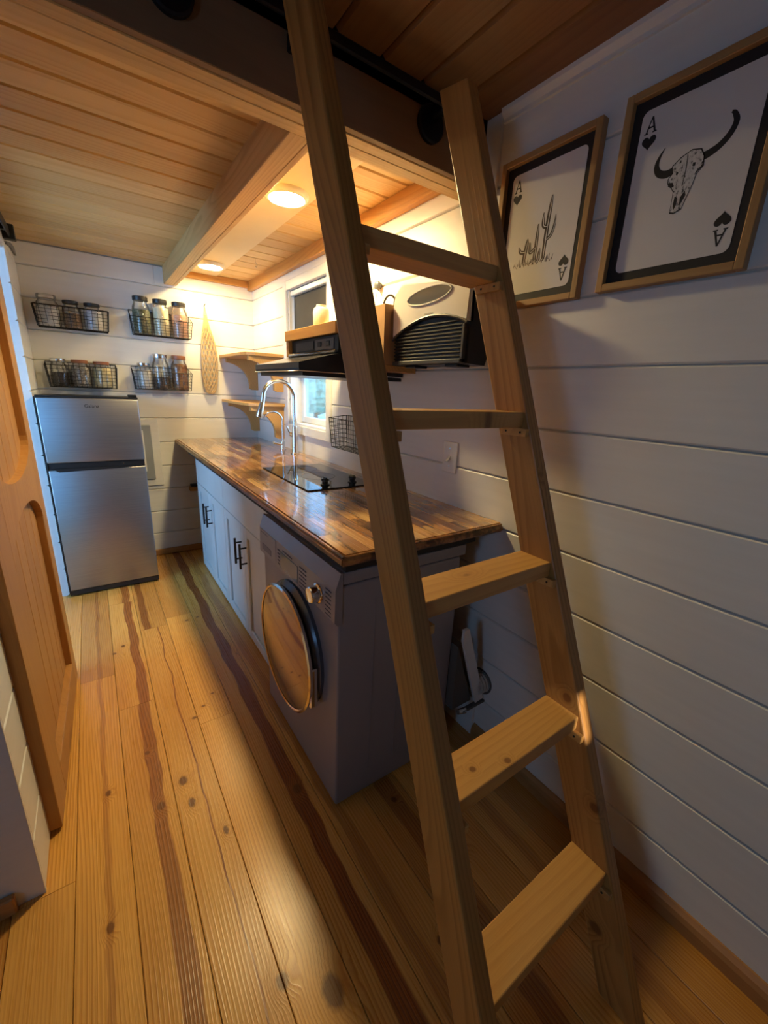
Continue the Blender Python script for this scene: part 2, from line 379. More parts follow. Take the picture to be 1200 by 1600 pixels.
M_washer = plain('washer_body', (0.25, 0.235, 0.255), 0.38, 0.0, var=0.03)
M_washerp = plain('washer_panel', (0.25, 0.24, 0.265), 0.32, 0.0, var=0.03)
M_cab = plain('cabinet_paint', (0.56, 0.63, 0.65), 0.4, var=0.03)
M_cream = plain('heater_white', (0.74, 0.71, 0.66), 0.4, var=0.02)
M_ink = plain('ink', (0.015, 0.013, 0.014), 0.7, var=0.2)
M_inkbrown = plain('ink_brown', (0.11, 0.08, 0.06), 0.8, var=0.5)
M_card = plain('card_paper', (0.70, 0.68, 0.66), 0.8, var=0.03)
M_glassj = clear_glass('jar_glass', (0.985, 0.99, 0.99), 0.2)
M_glassw = clear_glass('window_glass', (0.96, 0.99, 1.0), 0.1)

# ================================================================== THE SETTING
XW, YB, XL = 1.12, 3.47, -0.262
ZC, ZF = 2.075, 2.14
XLL, YR = -1.60, -2.40          # the far side of the front room and bathroom, and the rear wall
JOINTS = [0.18 + 0.177 * k for k in range(12)]   # shiplap joints

# ---- floor
fl = struct('floor', bx(XLL, XW + 0.1, YR, YB + 0.1, -0.08, -0.0185), M_dark, label='knotty honey pine plank floor')
def plank_mesh(x0, x1, y0, y1, zt=0.0, th=0.018, g=0.0007, c=0.0012):
    bm = B()
    poly = [(x0 + g, zt - th), (x1 - g, zt - th), (x1 - g, zt - c), (x1 - g - c, zt), (x0 + g + c, zt), (x0 + g, zt - c)]
    return prism_y(poly, y0 + 0.0006, y1 - 0.0006, bm)
seams = [-1.60, -1.53, -1.397, -1.264, -1.131, -0.998, -0.865, -0.732, -0.599, -0.466, -0.331, -0.198, -0.066, 0.067, 0.20, 0.335, 0.467, 0.60, 0.733, 0.866, 0.999, 1.12]
breaks = {11: [-1.1, 2.02], 12: [-0.6, 1.75, 2.75], 13: [0.15, 2.36], 14: [-0.9, 1.5, 2.43], 15: [-0.2, 2.75], 16: [-1.5, 2.4, 2.95], 17: [0.9], 18: [-0.5, 1.6], 19: [0.35], 20: [-0.1, 1.3]}
streak = {15: (0.415, 0.026, 1.0), 13: (0.150, 0.0026, 0.95), 12: (0.022, 0.021, 0.8), 11: (-0.125, 0.008, 0.45), 17: (0.68, 0.03, 0.6), 16: (0.50, 0.02, 0.45), 19: (0.93, 0.02, 0.35)}
for i in range(len(seams) - 1):
    br = [YR] + breaks.get(i, [-1.2 + (i * 0.37) % 1.4, 1.1]) + [YB + 0.02]
    for y0, y1 in zip(br, br[1:]):
        o = obj('floor_plank', plank_mesh(seams[i], seams[i + 1], y0, y1), M_floor, fl)
        s = streak.get(i, (0.0, 0.001, 0.0))
        if i == 13 and y0 > 2: s = (0.10, 0.018, 0.8)
        if i == 12 and y0 > 1.7 and y0 < 2.7: s = (0.03, 0.02, 0.9)
        o['streak_x'], o['streak_w'], o['streak_s'] = float(s[0]), float(s[1]), float(s[2])

# ---- shiplap boards
def lap_profile(z0, z1, d=0.012, g=0.0028, c=0.0032):
    # (depth, z): depth 0 is the face
    return [(d, z0), (d, z1), (c, z1 - g), (0, z1 - g - c), (0, z0 + g + c), (c, z0 + g)]
def board_x(parent, x, y0, y1, z0, z1, sgn=1):
    """board on a wall whose face is the plane x, body towards +x*sgn"""
    poly = [(x + sgn * d, z) for d, z in lap_profile(z0, z1)]
    return obj('shiplap_board', prism_y(poly, y0, y1), M_wall, parent)
def board_y(parent, y, x0, x1, z0, z1, sgn=1):
    poly = [(y + sgn * d, z) for d, z in lap_profile(z0, z1)]
    return obj('shiplap_board', prism_x(poly, x0, x1), M_wall, parent)
ROWS = [(0.003, JOINTS[0])] + [(JOINTS[k], JOINTS[k + 1]) for k in range(11)]
# right wall with the kitchen window opening
WY0, WY1, WZ0, WZ1 = 2.19, 2.745, 1.085, 1.925
bm = B(); T0, T1 = XW + 0.0121, XW + 0.13
box(bm, T0, T1, YR, WY0, 0, 2.3); box(bm, T0, T1, WY1, YB + 0.12, 0, 2.3)
box(bm, T0, T1, WY0, WY1, 0, WZ0); box(bm, T0, T1, WY0, WY1, WZ1, 2.3)
wr = struct('wall_right', bm, M_trimw, label='white shiplap wall behind the ladder and counter')
for k, (z0, z1) in enumerate(ROWS):
    z1 = min(z1, 2.135)
    if z1 > WZ0 and z0 < WZ1:
        segs = [(YR, 1.655 if k == 10 else WY0), (WY1, YB)]
        if k == 10: segs.insert(1, (1.6565, WY0))
    else: segs = [(YR, YB)]
    for y0, y1 in segs:
        if z0 > ZC - .02: y1 = min(y1, 1.1)
        board_x(wr, XW, y0, y1, z0, z1)
# fill the strips of wall between board rows and the window opening
bm = B()
for z0, z1 in ((WZ0 - 0.023, WZ0), (WZ1, WZ1 + 0.026)): pass
bm.free()
# back wall
wb = struct('wall_back', bx(XLL, XW + 0.13, YB + 0.0121, YB + 0.12, 0, 2.3), M_trimw, label='white shiplap wall behind the fridge and jar baskets')
for k, (z0, z1) in enumerate(ROWS):
    z1 = min(z1, ZC)
    if z0 >= ZC: continue
    if k == 11: board_y(wb, YB, XL, 0.455, z0, z1); board_y(wb, YB, 0.4562, XW, z0, z1)
    else: board_y(wb, YB, XL, XW, z0, z1)
# left partition with the bathroom doorway
DY0, DY1, DZ1 = 2.13, 3.02, 1.93
XP = -0.36
bm = B()
box(bm, XP, XL - 0.0121, 1.122, DY0, 0, 2.3); box(bm, XP, XL - 0.0121, DY1, YB, 0, 2.3); box(bm, XP, XL - 0.0121, DY0, DY1, DZ1, 2.3)
wl = struct('wall_left', bm, M_trimw, label='white shiplap partition beside the barn door')
for k, (z0, z1) in enumerate(ROWS):
    z1 = min(z1, ZC)
    if z0 >= ZC: continue
    if z0 < DZ1:
        board_x(wl, XL, 1.122, DY0, z0, z1, -1); board_x(wl, XL, DY1, YB, z0, z1, -1)
    else: board_x(wl, XL, 1.122, YB, z0, z1, -1)
# end face of the partition, towards the front room
wf = struct('wall_front', bx(XLL, XL - 0.0121, 1.122, 1.21, 0, 2.3), M_trimw, label='painted partition end facing the front room')
obj('end_panel', bx(XLL, XL, 1.11, 1.1219, 0.0, 2.135, 0.001), M_trimw, wf)
struct('baseboard_front', bx(XLL, -0.318, 1.09, 1.11, 0, 0.055, 0.004), M_baseX, label='brown baseboard stub at the partition end')
# rear and outer walls, never in the photograph but closing the room
bm = B(); OX0, OX1 = XLL - 0.1, XLL
def holed(bm, a0, a1, b0, b1, holes, f):
    # rectangle a0..a1 x b0..b1 with rectangular holes (ha0, ha1, hb0, hb1), sorted along a and not overlapping in a
    cur = a0
    for (h0, h1, g0, g1) in holes:
        f(bm, cur, h0, b0, b1); f(bm, h0, h1, b0, g0); f(bm, h0, h1, g1, b1); cur = h1
    f(bm, cur, a1, b0, b1)
holed(bm, YR, YB + 0.12, 0, 2.3, [(-0.43, -0.01, 1.05, 1.55), (1.23, 2.43, 0.4, 2.05)], lambda m_, a_, b_, c_, d_: box(m_, OX0, OX1, a_, b_, c_, d_))
struct('wall_outer', bm, M_plain_wall)
bm = B()
holed(bm, XLL - 0.1, XW + 0.13, 0, 2.3, [(0.474, 0.512, 1.255, 1.378)], lambda m_, a_, b_, c_, d_: box(m_, a_, b_, YR - 0.1, YR, c_, d_))  # slit made only to shape the sun patch on the ladder
struct('wall_rear', bm, M_plain_wall)

# ---- ceilings
ce = struct('ceiling', bx(XLL, XW + 0.13, 1.115, YB + 0.12, ZC + 0.016, 2.3), M_dark, label='pine tongue and groove kitchen ceiling')
def tg_profile(a0, a1, z, d=0.016, c=0.0085, g=0.0010):
    return [(a0 + g, z + d), (a1 - g, z + d), (a1 - g, z + c), (a1 - c, z), (a0 + c, z), (a0 + g, z + c)]
y = 1.473 - 0.134 * 2
while y < YB:
    y1 = min(y + 0.134, YB)
    if y1 > 1.2:
        obj('ceiling_plank', prism_x(tg_profile(max(y, 1.2), y1, ZC), XL, XW), M_ceil, ce)
    y += 0.134
cf = struct('ceiling_front', bx(XLL, XW + 0.13, YR, 1.115, ZF + 0.016, 2.3), M_dark, label='dark plank ceiling over the ladder')
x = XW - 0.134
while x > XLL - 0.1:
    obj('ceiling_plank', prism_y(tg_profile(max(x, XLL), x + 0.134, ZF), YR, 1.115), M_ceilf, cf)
    x -= 0.134
lb = sroot('beam_loft', 'pine loft header beam across the ceiling')
M_bounce = plain('bounce_blue', (0.30, 0.52, 0.66), 0.6)  # blue lining added in the unseen bathroom to bounce bluish light
struct('bounce_lining_back', bx(XLL, XP, 3.455, 3.4695, 0, ZC, 0), M_bounce); struct('bounce_lining_front', bx(XLL, XP, 1.2105, 1.222, 0, ZC, 0), M_bounce)
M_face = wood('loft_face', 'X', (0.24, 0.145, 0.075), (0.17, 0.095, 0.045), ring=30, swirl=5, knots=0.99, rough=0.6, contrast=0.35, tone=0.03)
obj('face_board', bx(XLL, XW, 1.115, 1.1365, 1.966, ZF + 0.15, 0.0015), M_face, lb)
obj('header_ply', bx(XL, XW, 1.1375, 1.179, 1.964, ZC + 0.2, 0.002), M_beamX, lb)
obj('header_ply', bx(XL, XW, 1.1805, 1.227, 1.964, ZC + 0.2, 0.002), M_beamX, lb)
cb = sroot('beam_centre', 'pine ceiling beam running to the back wall')
obj('beam_ply', bx(0.512, 0.5695, 1.227, YB, 1.965, ZC + 0.01, 0.002), M_beamY, cb)
obj('beam_ply', bx(0.5705, 0.592, 1.227, YB, 1.966, ZC + 0.01, 0.002), M_beamY, cb)
struct('trim_1', bx(0.592, 0.858, 1.227, YB, ZC - 0.007, ZC + 0.001, 0.001), M_lightboard, label='smooth cream board carrying the two ceiling lights')
struct('trim_2', bx(XW - 0.034, XW, 1.227, YB, 2.012, ZC + 0.001, 0.002), M_trimY, label='knotty pine trim between ceiling and window wall')
struct('trim_3', bx(0.592, XW - 0.034, YB - 0.03, YB, 2.03, ZC - 0.0005, 0.002), M_trimX, label='pine trim along the back of the ceiling')
struct('trim_4', prism_y([(XW, 2.108), (XW, ZF), (XW - 0.022, ZF), (XW - 0.020, 2.130), (XW - 0.008, 2.118), (XW - 0.008, 2.108)], YR, 1.05), M_trimw, label='white crown moulding above the framed cards')
struct('trim_5', bx(XW - 0.012, XW, 1.052, 1.114, 1.93, ZF - 0.001, 0.002), M_trimw, label='white vertical batten where wall meets the loft beam')

# ---- baseboards
def base_prof(x, s): return [(x, 0.0), (x, 0.058), (x - s * 0.006, 0.058), (x - s * 0.016, 0.048), (x - s * 0.02, 0.034), (x - s * 0.02, 0.0)]
struct('baseboard_right', prism_y(base_prof(XW, 1), YR, 0.872), M_base, label='brown wooden baseboard under the ladder wall')
struct('baseboard_back', bx(0.24, 0.62, YB - 0.014, YB, 0.006, 0.05, 0.002), M_baseX, label='narrow pine baseboard between fridge and cabinets')

# ---- kitchen window
w1 = sroot('window_1', 'white framed kitchen window above the counter')
def frame4(nm, x0, x1, ya, yb, za, zb, w, mat, par, bev=0.002):
    obj(nm, bx(x0, x1, ya, ya + w, za, zb, bev), mat, par); obj(nm, bx(x0, x1, yb - w, yb, za, zb, bev), mat, par)
    obj(nm, bx(x0, x1, ya + w, yb - w, za, za + w, bev), mat, par); obj(nm, bx(x0, x1, ya + w, yb - w, zb - w, zb, bev), mat, par)
frame4('casing', XW - 0.015, XW, 2.135, 2.81, 1.03, 1.968, 0.055, M_trimw, w1, 0.003)
frame4('jamb', XW, XW + 0.128, WY0 - 0.002, WY1 + 0.002, WZ0 - 0.002, WZ1 + 0.002, 0.014, M_trimw, w1, 0.001)
frame4('sash', XW + 0.075, XW + 0.105, WY0 + 0.013, WY1 - 0.013, WZ0 + 0.013, WZ1 - 0.013, 0.04, M_trimw, w1, 0.003)
obj('meeting_rail', bx(XW + 0.07, XW + 0.105, WY0 + 0.05, WY1 - 0.05, 1.495, 1.53, 0.003), M_trimw, w1)
obj('pane', bx(XW + 0.088, XW + 0.092, WY0 + 0.052, WY1 - 0.052, WZ0 + 0.052, 1.496), M_glassw, w1)
obj('pane', bx(XW + 0.088, XW + 0.092, WY0 + 0.052, WY1 - 0.052, 1.529, WZ1 - 0.052), M_glassw, w1)
# what lies outside the window
gm = plain('outside_grass', (0.55, 0.66, 0.60), 0.95, var=0.3)
M_leaf = plain('outside_leaves', (0.22, 0.36, 0.30), 0.9, var=0.5); M_bark = plain('outside_bark', (0.20, 0.16, 0.12), 0.9)
rt_ = random.Random(5)
for k, (tx, ty, th) in enumerate(((7.2, 15.2, 3.0), (10.6, 17.8, 3.6), (5.6, 19.0, 3.2))):
    tr = thing('tree', (tx, ty, -0.75), ['pale leafy tree outside the kitchen window', 'tallest leafy tree outside the kitchen window', 'leafy tree far behind the others outside the window', 'leafy tree nearest the house wall outside the window', 'small leafy tree at the outer edge of the garden'][k], 'tree', 'garden trees outside')
    obj('trunk', tube(B(), [(tx, ty, -0.75), (tx + 0.05, ty, 0.2), (tx, ty, th * 0.5)], [0.12, 0.09, 0.06], 8), M_bark, tr)
    bm = B()
    for q in range(9):
        r_ = bmesh.ops.create_icosphere(bm, subdivisions=2, radius=rt_.uniform(0.45, 0.8))
        o_ = Vector((tx + rt_.uniform(-0.7, 0.7), ty + rt_.uniform(-0.7, 0.7), th * 0.55 + rt_.uniform(-0.9, 0.7)))
        for v in r_['verts']: v.co = v.co * rt_.uniform(0.85, 1.15) + o_
    obj('crown', bm, M_leaf, tr)
struct('ground', bx(1.6, 60, -30, 40, -0.8, -0.75), gm, label='pale ground outside the window')

# ================================================================== LADDER
lt = thing('wooden_ladder', (0.62, 0.13, 0), 'leaning pine ladder with wide flat treads in front of the counter', 'ladder')
SL, YF, YK = 0.396, 0.0855, 0.177
def stile(x0, x1, ztop):
    poly = [(YF + 0.0, 0.0), (YK, 0.0), (YK + SL * ztop, ztop), (YF + SL * (ztop - 0.018), ztop - 0.018)]
    bm = prism_x(poly, x0, x1)
    bmesh.ops.bevel(bm, geom=list(bm.edges), offset=0.0035, segments=2, profile=0.5, affect='EDGES')
    return obj('stile', bm, M_ladS, lt)
stile(0.4005, 0.4360, 2.10); stile(0.8073, 0.8420, 2.052)
RT = [0.332, 0.654, 0.978, 1.2985, 1.617]
for i, zt in enumerate(RT):
    yf = YF + SL * zt + 0.006
    obj('tread', bx(0.436, 0.8073, yf, yf + 0.083, zt - 0.035, zt, 0.0025, 2), M_ladR, lt)
    for x0, x1 in ((0.436, 0.447), (0.796, 0.8073)):
        yc = YF + SL * (zt - 0.045)
        obj('cleat', bx(x0, x1, yc + 0.004, yc + 0.078, zt - 0.0535, zt - 0.0355, 0.001), M_ladR, lt)
        for q in (0.02, 0.06):
            obj('screw', lathe(B(), [(0.0025, 0), (0.0025, 0.0012), (0, 0.0014)], (x0 if x0 > 0.6 else x1, yc + q, zt - 0.0445), 8, '-X'), M_blackmetal, lt)

# ladder rail on the loft beam
rl = thing('ladder_rail', (0.5, 1.10, 1.95), 'dark metal ladder rail with round mounting discs on loft beam', 'rail')
obj('bar', bx(-0.05, 0.93, 1.040, 1.050, 2.064, 2.088, 0.003), M_rail, rl)
for dx in (0.222, 0.884):
    obj('mounting_disc', lathe(B(), [(0.045, 0), (0.045, 0.010), (0.040, 0.013), (0, 0.014)], (dx, 1.115, 2.056), 28, '-Y'), M_rail, rl)
    obj('standoff', bx(dx - 0.012, dx + 0.012, 1.052, 1.104, 2.06, 2.09, 0.003), M_rail, rl)
for dx in (0.47,):
    obj('bracket', bx(dx - 0.009, dx + 0.009, 1.052, 1.115, 2.05, 2.085, 0.003), M_rail, rl)

# ================================================================== BARN DOOR
d1 = bpy.data.objects.new('door_1', None); COL.objects.link(d1); d1['kind'] = 'structure'; d1['label'] = 'orange pine barn door with arched panels'
ang = math.atan2(-0.231 + 0.206, 2.09 - 1.285)   # slight swing
d1.location = (-0.2315, 1.285, 0.012); d1.rotation_euler = (0, 0, ang); ORG[d1] = Vector((0, 0, 0))
DW, DH, DT = 0.806, 1.93, 0.040
# local frame: x = out of the wall (face at 0), y along the door
def dobj(nm, bm, mat): return obj(nm, bm, mat, d1, local=True)
SW0, SW1 = 0.135, 0.088
PY0, PY1 = SW0, DW - SW1
for a, b in ((0, SW0), (DW - SW1, DW)):
    dobj('stile', bx(-DT, 0, a, b, 0, DH, 0.002), M_doorZ)
dobj('bottom_rail', bx(-DT, 0, PY0, PY1, 0, 0.115, 0.002), M_doorZ)
def arc(yc, hw, z0, dz, n=20, flip=1):
    return [(yc + hw * math.cos(PI * k / n), z0 + flip * dz * math.sin(PI * k / n)) for k in range(n + 1)]
yc, hw = (PY0 + PY1) / 2, (PY1 - PY0) / 2
mid = arc(yc, hw, 0.79, 0.115) + [(y, z) for y, z in reversed(arc(yc, hw, 1.10, 0.105, flip=-1))]
dobj('middle_rail', prism_x(mid, -DT, 0), M_doorZ)
top = arc(yc, hw, 1.70, 0.11) + [(PY0, DH), (PY1, DH)]
dobj('top_rail', prism_x(top, -DT, 0), M_doorZ)
np_ = 6
for k in range(np_):
    a = PY0 + (PY1 - PY0) * k / np_; b = PY0 + (PY1 - PY0) * (k + 1) / np_
    poly = [(-DT + 0.004, a + 0.0006), (-DT + 0.004, b - 0.0006), (-0.026, b - 0.0006), (-0.023, b - 0.004), (-0.023, a + 0.004), (-0.026, a + 0.0006)]
    dobj('panel_board', prism_z(poly, 0.1155, 1.80), M_doorZ)
dr = thing('barn_door_rail', (-0.25, 2.2, 1.96), 'black sliding rail of the barn door near ceiling', 'rail')
obj('bar', bx(-0.238, -0.231, 1.2, 3.06, 1.985, 2.03, 0.001), M_blackmetal, dr)
obj('end_stop', bx(-0.262, -0.212, 3.03, 3.07, 1.975, 2.045, 0.003), M_black, dr)
obj('strap', prism_x([(3.072, 1.972), (3.28, 2.012), (3.43, 2.020), (3.46, 1.985), (3.25, 1.985), (3.10, 1.962)], -0.262, -0.252), plain('strap_grey', (0.16, 0.16, 0.16), 0.5), dr)
for yy in (1.45, 2.2, 2.95): obj('spacer', bx(-0.262, -0.238, yy - 0.012, yy + 0.012, 1.995, 2.02), M_blackmetal, dr)
for yy in (1.40, 1.98):
    obj('hanger_strap', bx(-0.232 + 0.02, -0.2255 + 0.02, yy - 0.02, yy + 0.02, 1.75, 2.06, 0.001), M_blackmetal, dr)
    obj('roller', lathe(B(), [(0.035, 0), (0.035, 0.018), (0, 0.018)], (-0.221, yy, 2.066), 20, '-X'), M_blackmetal, dr)
# ================================================================== FRIDGE
fr = thing('refrigerator', (0.0, 3.2, 0), 'stainless two door fridge under the jar baskets', 'refrigerator')
FX0, FX1, FY = -0.250, 0.236, 2.972
obj('body', bx(FX0 + 0.004, FX1 - 0.004, FY + 0.052, 3.435, 0.02, 1.216, 0.004), M_black, fr)
def fdoor(nm, z0, z1):
    bm = bx(FX0, FX1, FY, FY + 0.046, z0, z1, 0.006, 3); return obj(nm, bm, M_steel, fr, smooth=True)
fz = fdoor('freezer_door', 0.846, 1.212); fd = fdoor('fridge_door', 0.045, 0.806)
obj('handle_recess', bx(FX0 + 0.004, FX1 - 0.004, FY + 0.012, FY + 0.05, 0.806, 0.846), M_black, fr)
pl_ = [(FX0 + 0.03, 0.806), (FX0 + 0.048, 0.797), (FX1 - 0.048, 0.797), (FX1 - 0.03, 0.806)]
obj('grip', prism_y([(FX0 + 0.02, 0.812), (FX0 + 0.05, 0.793), (FX1 - 0.12, 0.801), (FX1 - 0.02, 0.811)], FY - 0.0012, FY + 0.01), M_black, fd)
obj('kick_plate', bx(FX0, FX1, FY + 0.008, FY + 0.05, 0.012, 0.044), M_black, fr)
obj('top_cap', bx(FX0, FX1, FY + 0.004, FY + 0.05, 1.2125, 1.224, 0.002), M_black, fr)
obj('hinge', bx(FX1 - 0.05, FX1 - 0.004, FY + 0.004, FY + 0.05, 1.2245, 1.238, 0.003), M_black, fr)
obj('side_edge', bx(FX0 - 0.006, FX0 + 0.002, FY + 0.002, FY + 0.06, 0.012, 1.216, 0.001), M_black, fr)
for xx in (FX0 + 0.05, FX1 - 0.05):
    for yy in (3.06, 3.42): obj('foot', lathe(B(), [(0.016, 0), (0.016, 0.021)], (xx, yy, 0), 12), M_black, fr)
lg = xf(text_mesh('Galanz', 0.026), Matrix.Translation((0.0, FY - 0.0004, 1.168)) @ Matrix.Rotation(PI / 2, 4, 'X'))
obj('logo', lg, M_ink, fz)
obj('lock_dot', lathe(B(), [(0.004, 0), (0.004, 0.0012), (0, 0.0014)], (0.12, FY + 0.012, 0.828), 10, '-Y'), M_chrome, fr)

# electrical panel on the back wall
ep = thing('electrical_panel', (0.30, 3.47, 0.56), 'grey electrical breaker panel with white cover between fridge and counter', 'electrical panel')
obj('cover', bx(0.15, 0.383, YB - 0.014, YB, 0.566, 1.055, 0.004), M_trimw, ep)
dp = obj('door', bx(0.18, 0.331, YB - 0.024, YB - 0.0142, 0.615, 1.016, 0.006, 2), plain('panel_grey', (0.27, 0.29, 0.31), 0.4), ep)
obj('latch_strip', bx(0.268, 0.280, YB - 0.031, YB - 0.0242, 0.68, 0.98, 0.002), M_trimw, dp)
cl = thing('support_block', (0.58, 3.47, 0.50), 'small wooden block with black cap under the far counter end', 'block')
obj('wood_block', bx(0.555, 0.64, YB - 0.04, YB, 0.503, 0.538, 0.003), M_trimX, cl)
obj('black_cap', bx(0.565, 0.64, YB - 0.05, YB, 0.5385, 0.556, 0.002), M_black, cl)

# ================================================================== CABINETS, COUNTER
XC = 0.557
def pull(par, y, z0, z1):
    h = obj('bar_pull', tube(B(), [(XC - 0.034, y, z0), (XC - 0.034, y, z1)], 0.006, 10), M_blackmetal, par, True)
    for zz in (z0 + 0.025, z1 - 0.025):
        obj('pull_post', tube(B(), [(XC - 0.034, y, zz), (XC - 0.0005, y, zz)], 0.0045, 8), M_blackmetal, h)
def shaker(par, nm, y0, y1, z0, z1, rail=0.05):
    d = obj(nm, bx(XC + 0.012, XC + 0.02, y0 + 0.002, y1 - 0.002, z0 + 0.002, z1 - 0.002), M_cab, par)
    for a, b, c, e in ((y0, y0 + rail, z0, z1), (y1 - rail, y1, z0, z1)):
        obj('door_stile', bx(XC, XC + 0.0118, a, b, c, e, 0.002), M_cab, d)
    for c, e in ((z0, z0 + rail), (z1 - rail, z1)):
        obj('door_rail', bx(XC, XC + 0.0118, y0 + rail + 0.0005, y1 - rail - 0.0005, c, e, 0.002), M_cab, d)
    return d
def cabinet(y0, y1, label, seam, toe=0.0):
    c = thing('base_cabinet', (0.8, (y0 + y1) / 2, 0), label, 'cabinet', 'base cabinets under the counter')
    bm = B(); X0 = XC + 0.0205
    box(bm, X0, 1.10, y0, y0 + 0.016, toe, 0.842); box(bm, X0, 1.10, y1 - 0.016, y1, toe, 0.842)
    box(bm, X0, 1.10, y0 + 0.016, y1 - 0.016, 0.0, 0.018); box(bm, 1.085, 1.10, y0 + 0.016, y1 - 0.016, 0.018, 0.842)
    box(bm, X0, X0 + 0.018, y0 + 0.016, y1 - 0.016, 0.60, 0.842)
    obj('carcass', bm, M_cab, c)
    dz = 0.640
    obj('drawer_front', bx(XC, XC + 0.02, y0 + 0.001, y1 - 0.001, dz + 0.004, 0.838, 0.002), M_cab, c)
    da = shaker(c, 'door', y0 + 0.002, seam - 0.0015, 0.012, dz); pull(da, seam - 0.038, 0.425, 0.56)
    db = shaker(c, 'door', seam + 0.0015, y1 - 0.002, 0.012, dz); pull(db, seam + 0.045, 0.425, 0.565)
    return c
cabinet(2.402, 3.13, 'pale blue shaker base cabinet nearest the fridge end', 2.755)
cabinet(1.62, 2.398, 'pale grey shaker base cabinet next to washing machine', 2.015)

M_gap = plain('gap_shade_black', (0.02, 0.018, 0.016), 0.8)  # near-black that paints the shade of the gap under the counter
CX0, CX1, CY0, CY1, CZ = 0.487, 1.118, 0.862, 3.468, 0.911
ct = thing('countertop', (0.8, 2.2, 0.862), 'glossy butcher block countertop of torched wood strips over the washer', 'countertop')
prof = [(CX0 + 0.006, 0.880), (CX0, 0.886), (CX0, 0.898), (CX0 + 0.005, 0.9022), (CX0 + 0.012, 0.9035), (CX1, 0.9035), (CX1, 0.880)]
bm = prism_y(prof, CY0 + 0.006, CY1)
obj('slab', bm, M_bedge, ct)
obj('slab_edge', prism_x([(CY0 + 0.006, 0.881), (CY0, 0.887), (CY0, 0.897), (CY0 + 0.0059, 0.902)], CX0 + 0.004, CX1), M_bedge, ct)
for nm_, b_ in (('border_strip', bx(CX0 + 0.003, CX0 + 0.0115, CY0 + 0.004, CY1, 0.9036, CZ - 0.0015, 0.002)), ('border_strip', bx(CX0 + 0.0117, CX1, CY0 + 0.004, CY0 + 0.0105, 0.9036, CZ - 0.0015, 0.002))):
    obj(nm_, b_, M_butcher, ct)
nst = 15; wst = (CX1 - CX0 - 0.0145) / nst
COOK = (0.700, 1.035, 1.545, 2.110)
for r in range(nst):
    x0 = CX0 + 0.0145 + r * wst; x1 = x0 + wst
    y = CY0 + 0.013 - random.uniform(0, 0.3); first = True
    while y < CY1:
        L = random.uniform(0.22, 0.46); y0 = max(y, CY0 + 0.013); y1 = min(y + L, CY1)
        if y1 - y0 > 0.02:
            obj('stave', bx(x0 + 0.0005, x1 - 0.0005, y0 + 0.0005, y1 - 0.0005, 0.9036, CZ + random.uniform(-0.0002, 0.0002)), M_butcher, ct)
        y += L
obj('gap_shade_rail', bx(CX0 + 0.024, CX0 + 0.06, CY0 + 0.024, 3.1, 0.8535, 0.8795), M_gap, ct)  # rails blackened to stand in for the shaded gap over the washer
obj('gap_shade_rail', bx(CX0 + 0.0605, CX1 - 0.1, CY0 + 0.028, CY0 + 0.06, 0.8535, 0.8795), M_gap, ct)

# ================================================================== WASHER
wm = thing('washing_machine', (0.73, 1.21, 0), 'silver front loading washing machine with mirrored round door', 'washing machine')
WX0, WX1, WYa, WYb = 0.497, 0.965, 0.897, 1.520
bm = bx(WX0, WX1, WYa, WYb, 0.012, 0.806, 0.008, 3); wbd = obj('body', bm, M_washer, wm, True)
for a, b in ((0.62, 0.624), (0.72, 0.724)):
    obj('side_rib', bx(a, b, WYa - 0.0012, WYa + 0.001, 0.10, 0.74), M_washer, wbd)
obj('top', bx(WX0 + 0.012, 0.984, WYa - 0.002, WYb + 0.002, 0.810, 0.848, 0.005, 2), M_washer, wm, True)
pp = [(WX0 - 0.014, 0.70), (WX0 - 0.012, 0.80), (WX0 + 0.004, 0.848), (WX0 + 0.011, 0.848), (WX0 + 0.011, 0.688), (WX0 - 0.004, 0.688)]
pn = obj('control_panel', prism_y(pp, WYa - 0.003, WYb + 0.003), M_washerp, wm)
XPN = WX0 - 0.0145
obj('drawer', bx(XPN, XPN + 0.004, 1.345, 1.512, 0.705, 0.798, 0.002), M_washerp, pn)
obj('drawer_pull', bx(XPN - 0.0012, XPN + 0.001, 1.395, 1.49, 0.718, 0.742, 0.0005), plain('slate', (0.12, 0.12, 0.16), 0.4), pn)
disp = obj('display', bx(XPN - 0.0006, XPN + 0.003, 1.150, 1.30, 0.712, 0.772, 0.0005), plain('display_glass', (0.16, 0.18, 0.22), 0.12), pn)
grayt = plain('panel_print', (0.11, 0.11, 0.15), 0.6)
for k in range(6): obj('print_line', bx(XPN - 0.0004, XPN + 0.002, 1.085, 1.135, 0.712 + k * 0.013, 0.7145 + k * 0.013), grayt, pn)
for k in range(7): obj('print_line', bx(XPN - 0.0004, XPN + 0.002, 0.918, 0.952, 0.706 + k * 0.013, 0.7083 + k * 0.013), grayt, pn)
for k in range(5): obj('print_line', bx(XPN - 0.0004, XPN + 0.002, 1.310, 1.328, 0.716 + k * 0.013, 0.721 + k * 0.013), grayt, pn)
obj('print_line', bx(XPN - 0.0004, XPN + 0.002, 1.20, 1.28, 0.780, 0.783), grayt, pn)
obj('print_line', bx(XPN - 0.0004, XPN + 0.002, 1.43, 1.50, 0.785, 0.788), grayt, pn)
kb = obj('dial', lathe(B(), [(0.032, 0), (0.031, 0.004), (0.026, 0.006), (0.025, 0.026), (0.022, 0.029), (0.0, 0.027)], (XPN, 1.0, 0.747), 28, '-X'), M_chrome, pn, True)
ring = obj('door_ring', lathe(B(), [(0.222, 0), (0.222, 0.012), (0.208, 0.028), (0.17, 0.030), (0.165, 0.0)], (WX0 + 0.001, 1.205, 0.463), 56, '-X'), plain('washer_ring', (0.10, 0.11, 0.14), 0.25, 0.3), wm, True)
